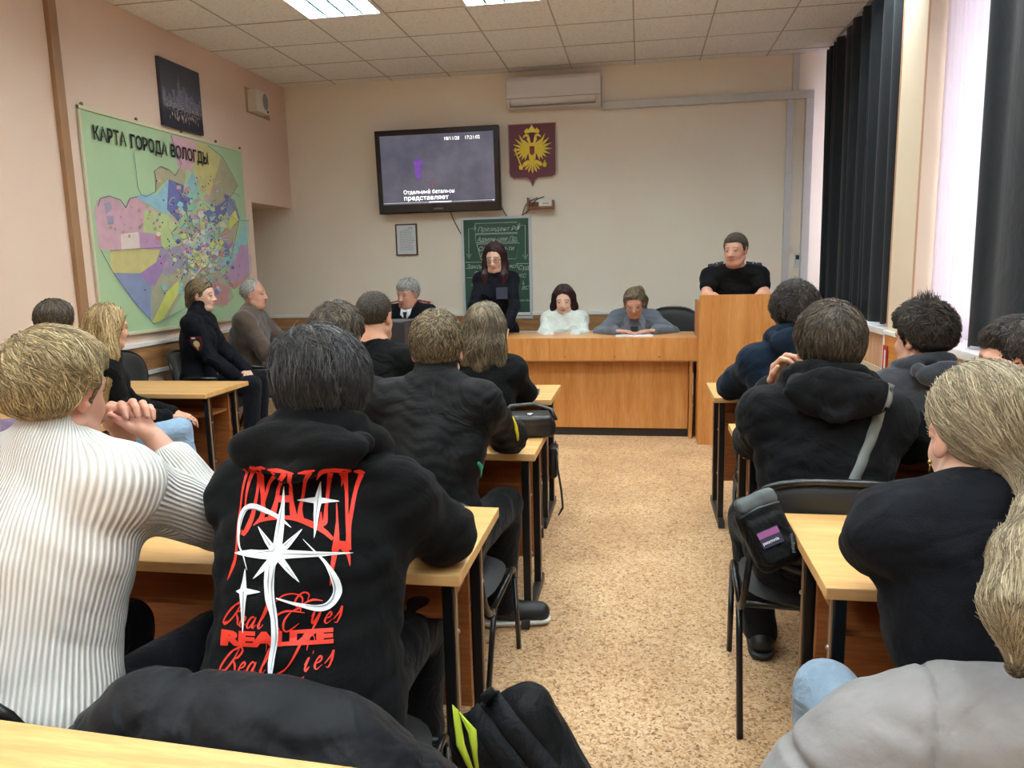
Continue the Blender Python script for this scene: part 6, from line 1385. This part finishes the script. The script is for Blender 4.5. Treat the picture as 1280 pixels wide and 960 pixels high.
pts=[c0+Rk@V3(-.085,-.075,.14),c0+Rk@V3(-.075,-.08,.22),c0+Rk@V3(-.045,-.08,.29),c0+Rk@V3(-.04,-.075,.23),c0+Rk@V3(-.075,-.07,.15)]
MB().tube(pts,[.004,.010,.012,.010,.004],8,flat=.35,up=(0,1,0)).build('pull_loop',plain('lime_green_webbing','b9cf3a',.6),bp_,True)
MB().tube([c0+Rk@V3(-.122,-.03,-.2),c0+Rk@V3(-.127,-.03,0),c0+Rk@V3(-.112,-.03,.2)],.004,6).build('zip',plain('zip_grey','4a4d52',.4,.5),bp_,True)
# handbag on the middle left desk
hb=empty('handbag',(-.47,3.06,DZ),math.radians(12),'small black leather handbag lying on the desk corner beside the aisle','handbag')
f=Field((-.2,-.15,-.01),(.2,.15,.16),.006); f.bx((0,0,.04),(.12,.075,.042),None,.03,.01); f.bx((0,-.01,.075),(.105,.07,.02),None,.018,.006); f.half((0,0,.002),(0,0,-1)); f.warp(.002,(40,40,40),3); P,F=f.mesh(); m_lea=plain('black_leather','1b1b1d',.35,bs=.25,bscale=120); np_mesh('body',P,F,m_lea,hb)
MB().tube([(-.10,.03,.08),(-.06,.06,.115),(.04,.06,.12),(.11,.03,.10),(.125,.0,.06)],.010,8,flat=.7).build('strap',m_lea,hb,True); MB().tube([(0,-.05,.098),(.015,-.06,.098),(.03,-.05,.098),(.015,-.04,.098)],.003,6,closed=True).build('buckle',plain('buckle_steel','b8b4ac',.25,.9),hb,True)
# strap bag hanging at the front left desk
hg=empty('hanging_bag',(-.44,3.97,.25),0,'black bag strap and bag hanging from the side of the desk nearest the counter','bag')
MB().tube([(-.02,.05,.28),(.0,-.02,.10),(.03,-.06,-.06),(.035,-.02,-.20),(.0,.02,-.27)],[.012,.018,.022,.02,.012],8,flat=.4).build('strap',plain('strap_black','1d1f23',.7,bs=.2,bscale=300),hg,True)
f=Field((-.12,-.12,-.1),(.1,.2,.32),.008); f.bx((-.035,.06,.13),(.03,.08,.12),None,.025,.01); P,F=f.mesh(); np_mesh('body',P,F,m_lea,hg); hg.scale=(.75,.75,.75); MB().tube([(.0,-.03,.24),(.004,-.04,.20),(-.002,-.035,.16)],.006,6).build('chain',plain('buckle_steel','b8b4ac',.25,.9),hg,True)
# waist bag on the chair side
pb=empty('waist_bag',(.335,2.00,.705),math.radians(8),'black and grey waist bag with a small woven label hanging by the chair back','bag')
Rb_=np.array(Euler((math.radians(-20),math.radians(-24),0)).to_matrix()); f=Field((-.16,-.12,-.16),(.16,.12,.16),.005); f.bx((0,0,-.01),(.062,.04,.090),Rb_,.03,.01); f.bx(Rb_@V3(.0,-.035,-.02),(.05,.015,.06),Rb_,.012,.006); f.warp(.002,(30,30,30),3); P,F=f.mesh(); np_mesh('body',P,F,cloth('black_ripstop','121417',.12,.6,.5,8,200,.05),pb)
f=Field((-.16,-.12,-.1),(.16,.12,.2),.005); f.bx(Rb_@V3(.005,.0,.082),(.055,.035,.022),Rb_,.016,.006); f.warp(.003,(40,40,40),7); P,F=f.mesh(); np_mesh('top_pocket',P,F,plain('bag_grey','4d5355',.7,var=.25,vscale=30),pb)
MB().tube([Rb_@V3(-.055,-.04,.06),Rb_@V3(.0,-.046,.066),Rb_@V3(.055,-.04,.06)],.003,6).build('zip',plain('zip_grey','7a7d82',.4,.5),pb,True)
lbm=Matrix([list(r) for r in Rb_]).to_4x4(); o=MB().box((-.036,-.0565,-.034),(.020,-.0545,.010),.001,lbm).build('woven_label',plain('label_navy','20233c',.6),pb)
a_=Rb_@V3(-.033,-.0575,-.024); text_on('label_lettering','patagonia',.0115,a_,Rb_@V3(1,0,0),Rb_@V3(0,0,1),plain('label_white','d8d8dc',.6),o,bold=.0002); MB().box((-.036,-.0572,-.008),(.020,-.0562,.008),0,lbm).build('label_peaks',plain('label_purple','8a4a80',.6),o)
a_=Rb_@V3(.030,-.0555,-.070); text_on('grey_lettering','patagonia',.013,a_,Rb_@V3(.35,0,.93),Rb_@V3(-.93,0,.35),plain('print_dim_grey','6a6e72',.6),pb)
# phone
ph=empty('phone',(-.585,4.10,DZ),.1,'dark phone lying on the desk nearest the counter','phone'); MB().box((-.036,-.075,0),(.036,.075,.009),.003).build('body',plain('phone_edge','b8bcc0',.3,.6),ph); MB().box((-.033,-.071,.009),(.033,.071,.0098)).build('screen',plain('phone_screen','1b1e22',.1),ph)
# computer tower
ct=empty('computer_tower',(-1.42,4.14,DZ),math.radians(-6),'dark grey computer tower standing on the front left desk','computer')
MB().box((-.095,0,0),(.095,.22,.40),.006).build('case',plain('tower_case_grey','2d3036',.4),ct); MB().box((.02,-.006,.01),(.093,.0,.395),.003).build('front_bezel',plain('bezel_dark','24272c',.3),ct); MB().box((-.093,-.006,.01),(.014,.0,.395),.003).build('front_bezel',plain('tower_front_grey','3c4046',.35),ct)
for z in (.22,.25,.28): MB().sphere((-.03,-.008,z),(.006,.003,.006),8,6).build('button',m_blkm,ct)
MB().sphere((-.03,-.008,.19),(.005,.003,.005),8,6).build('lamp',plain('led_white','e8f0f0',.3),ct)
# paper the woman in the blazer reads, pen
tag(MB().box((-.15,-.10,0),(.15,.10,.004),0,Matrix.Translation((-.05,6.30,.812))).build('paper_sheet',plain('paper_white','dcdce4',.6)),'white sheet of paper on the counter in front of the woman in the blazer','paper')
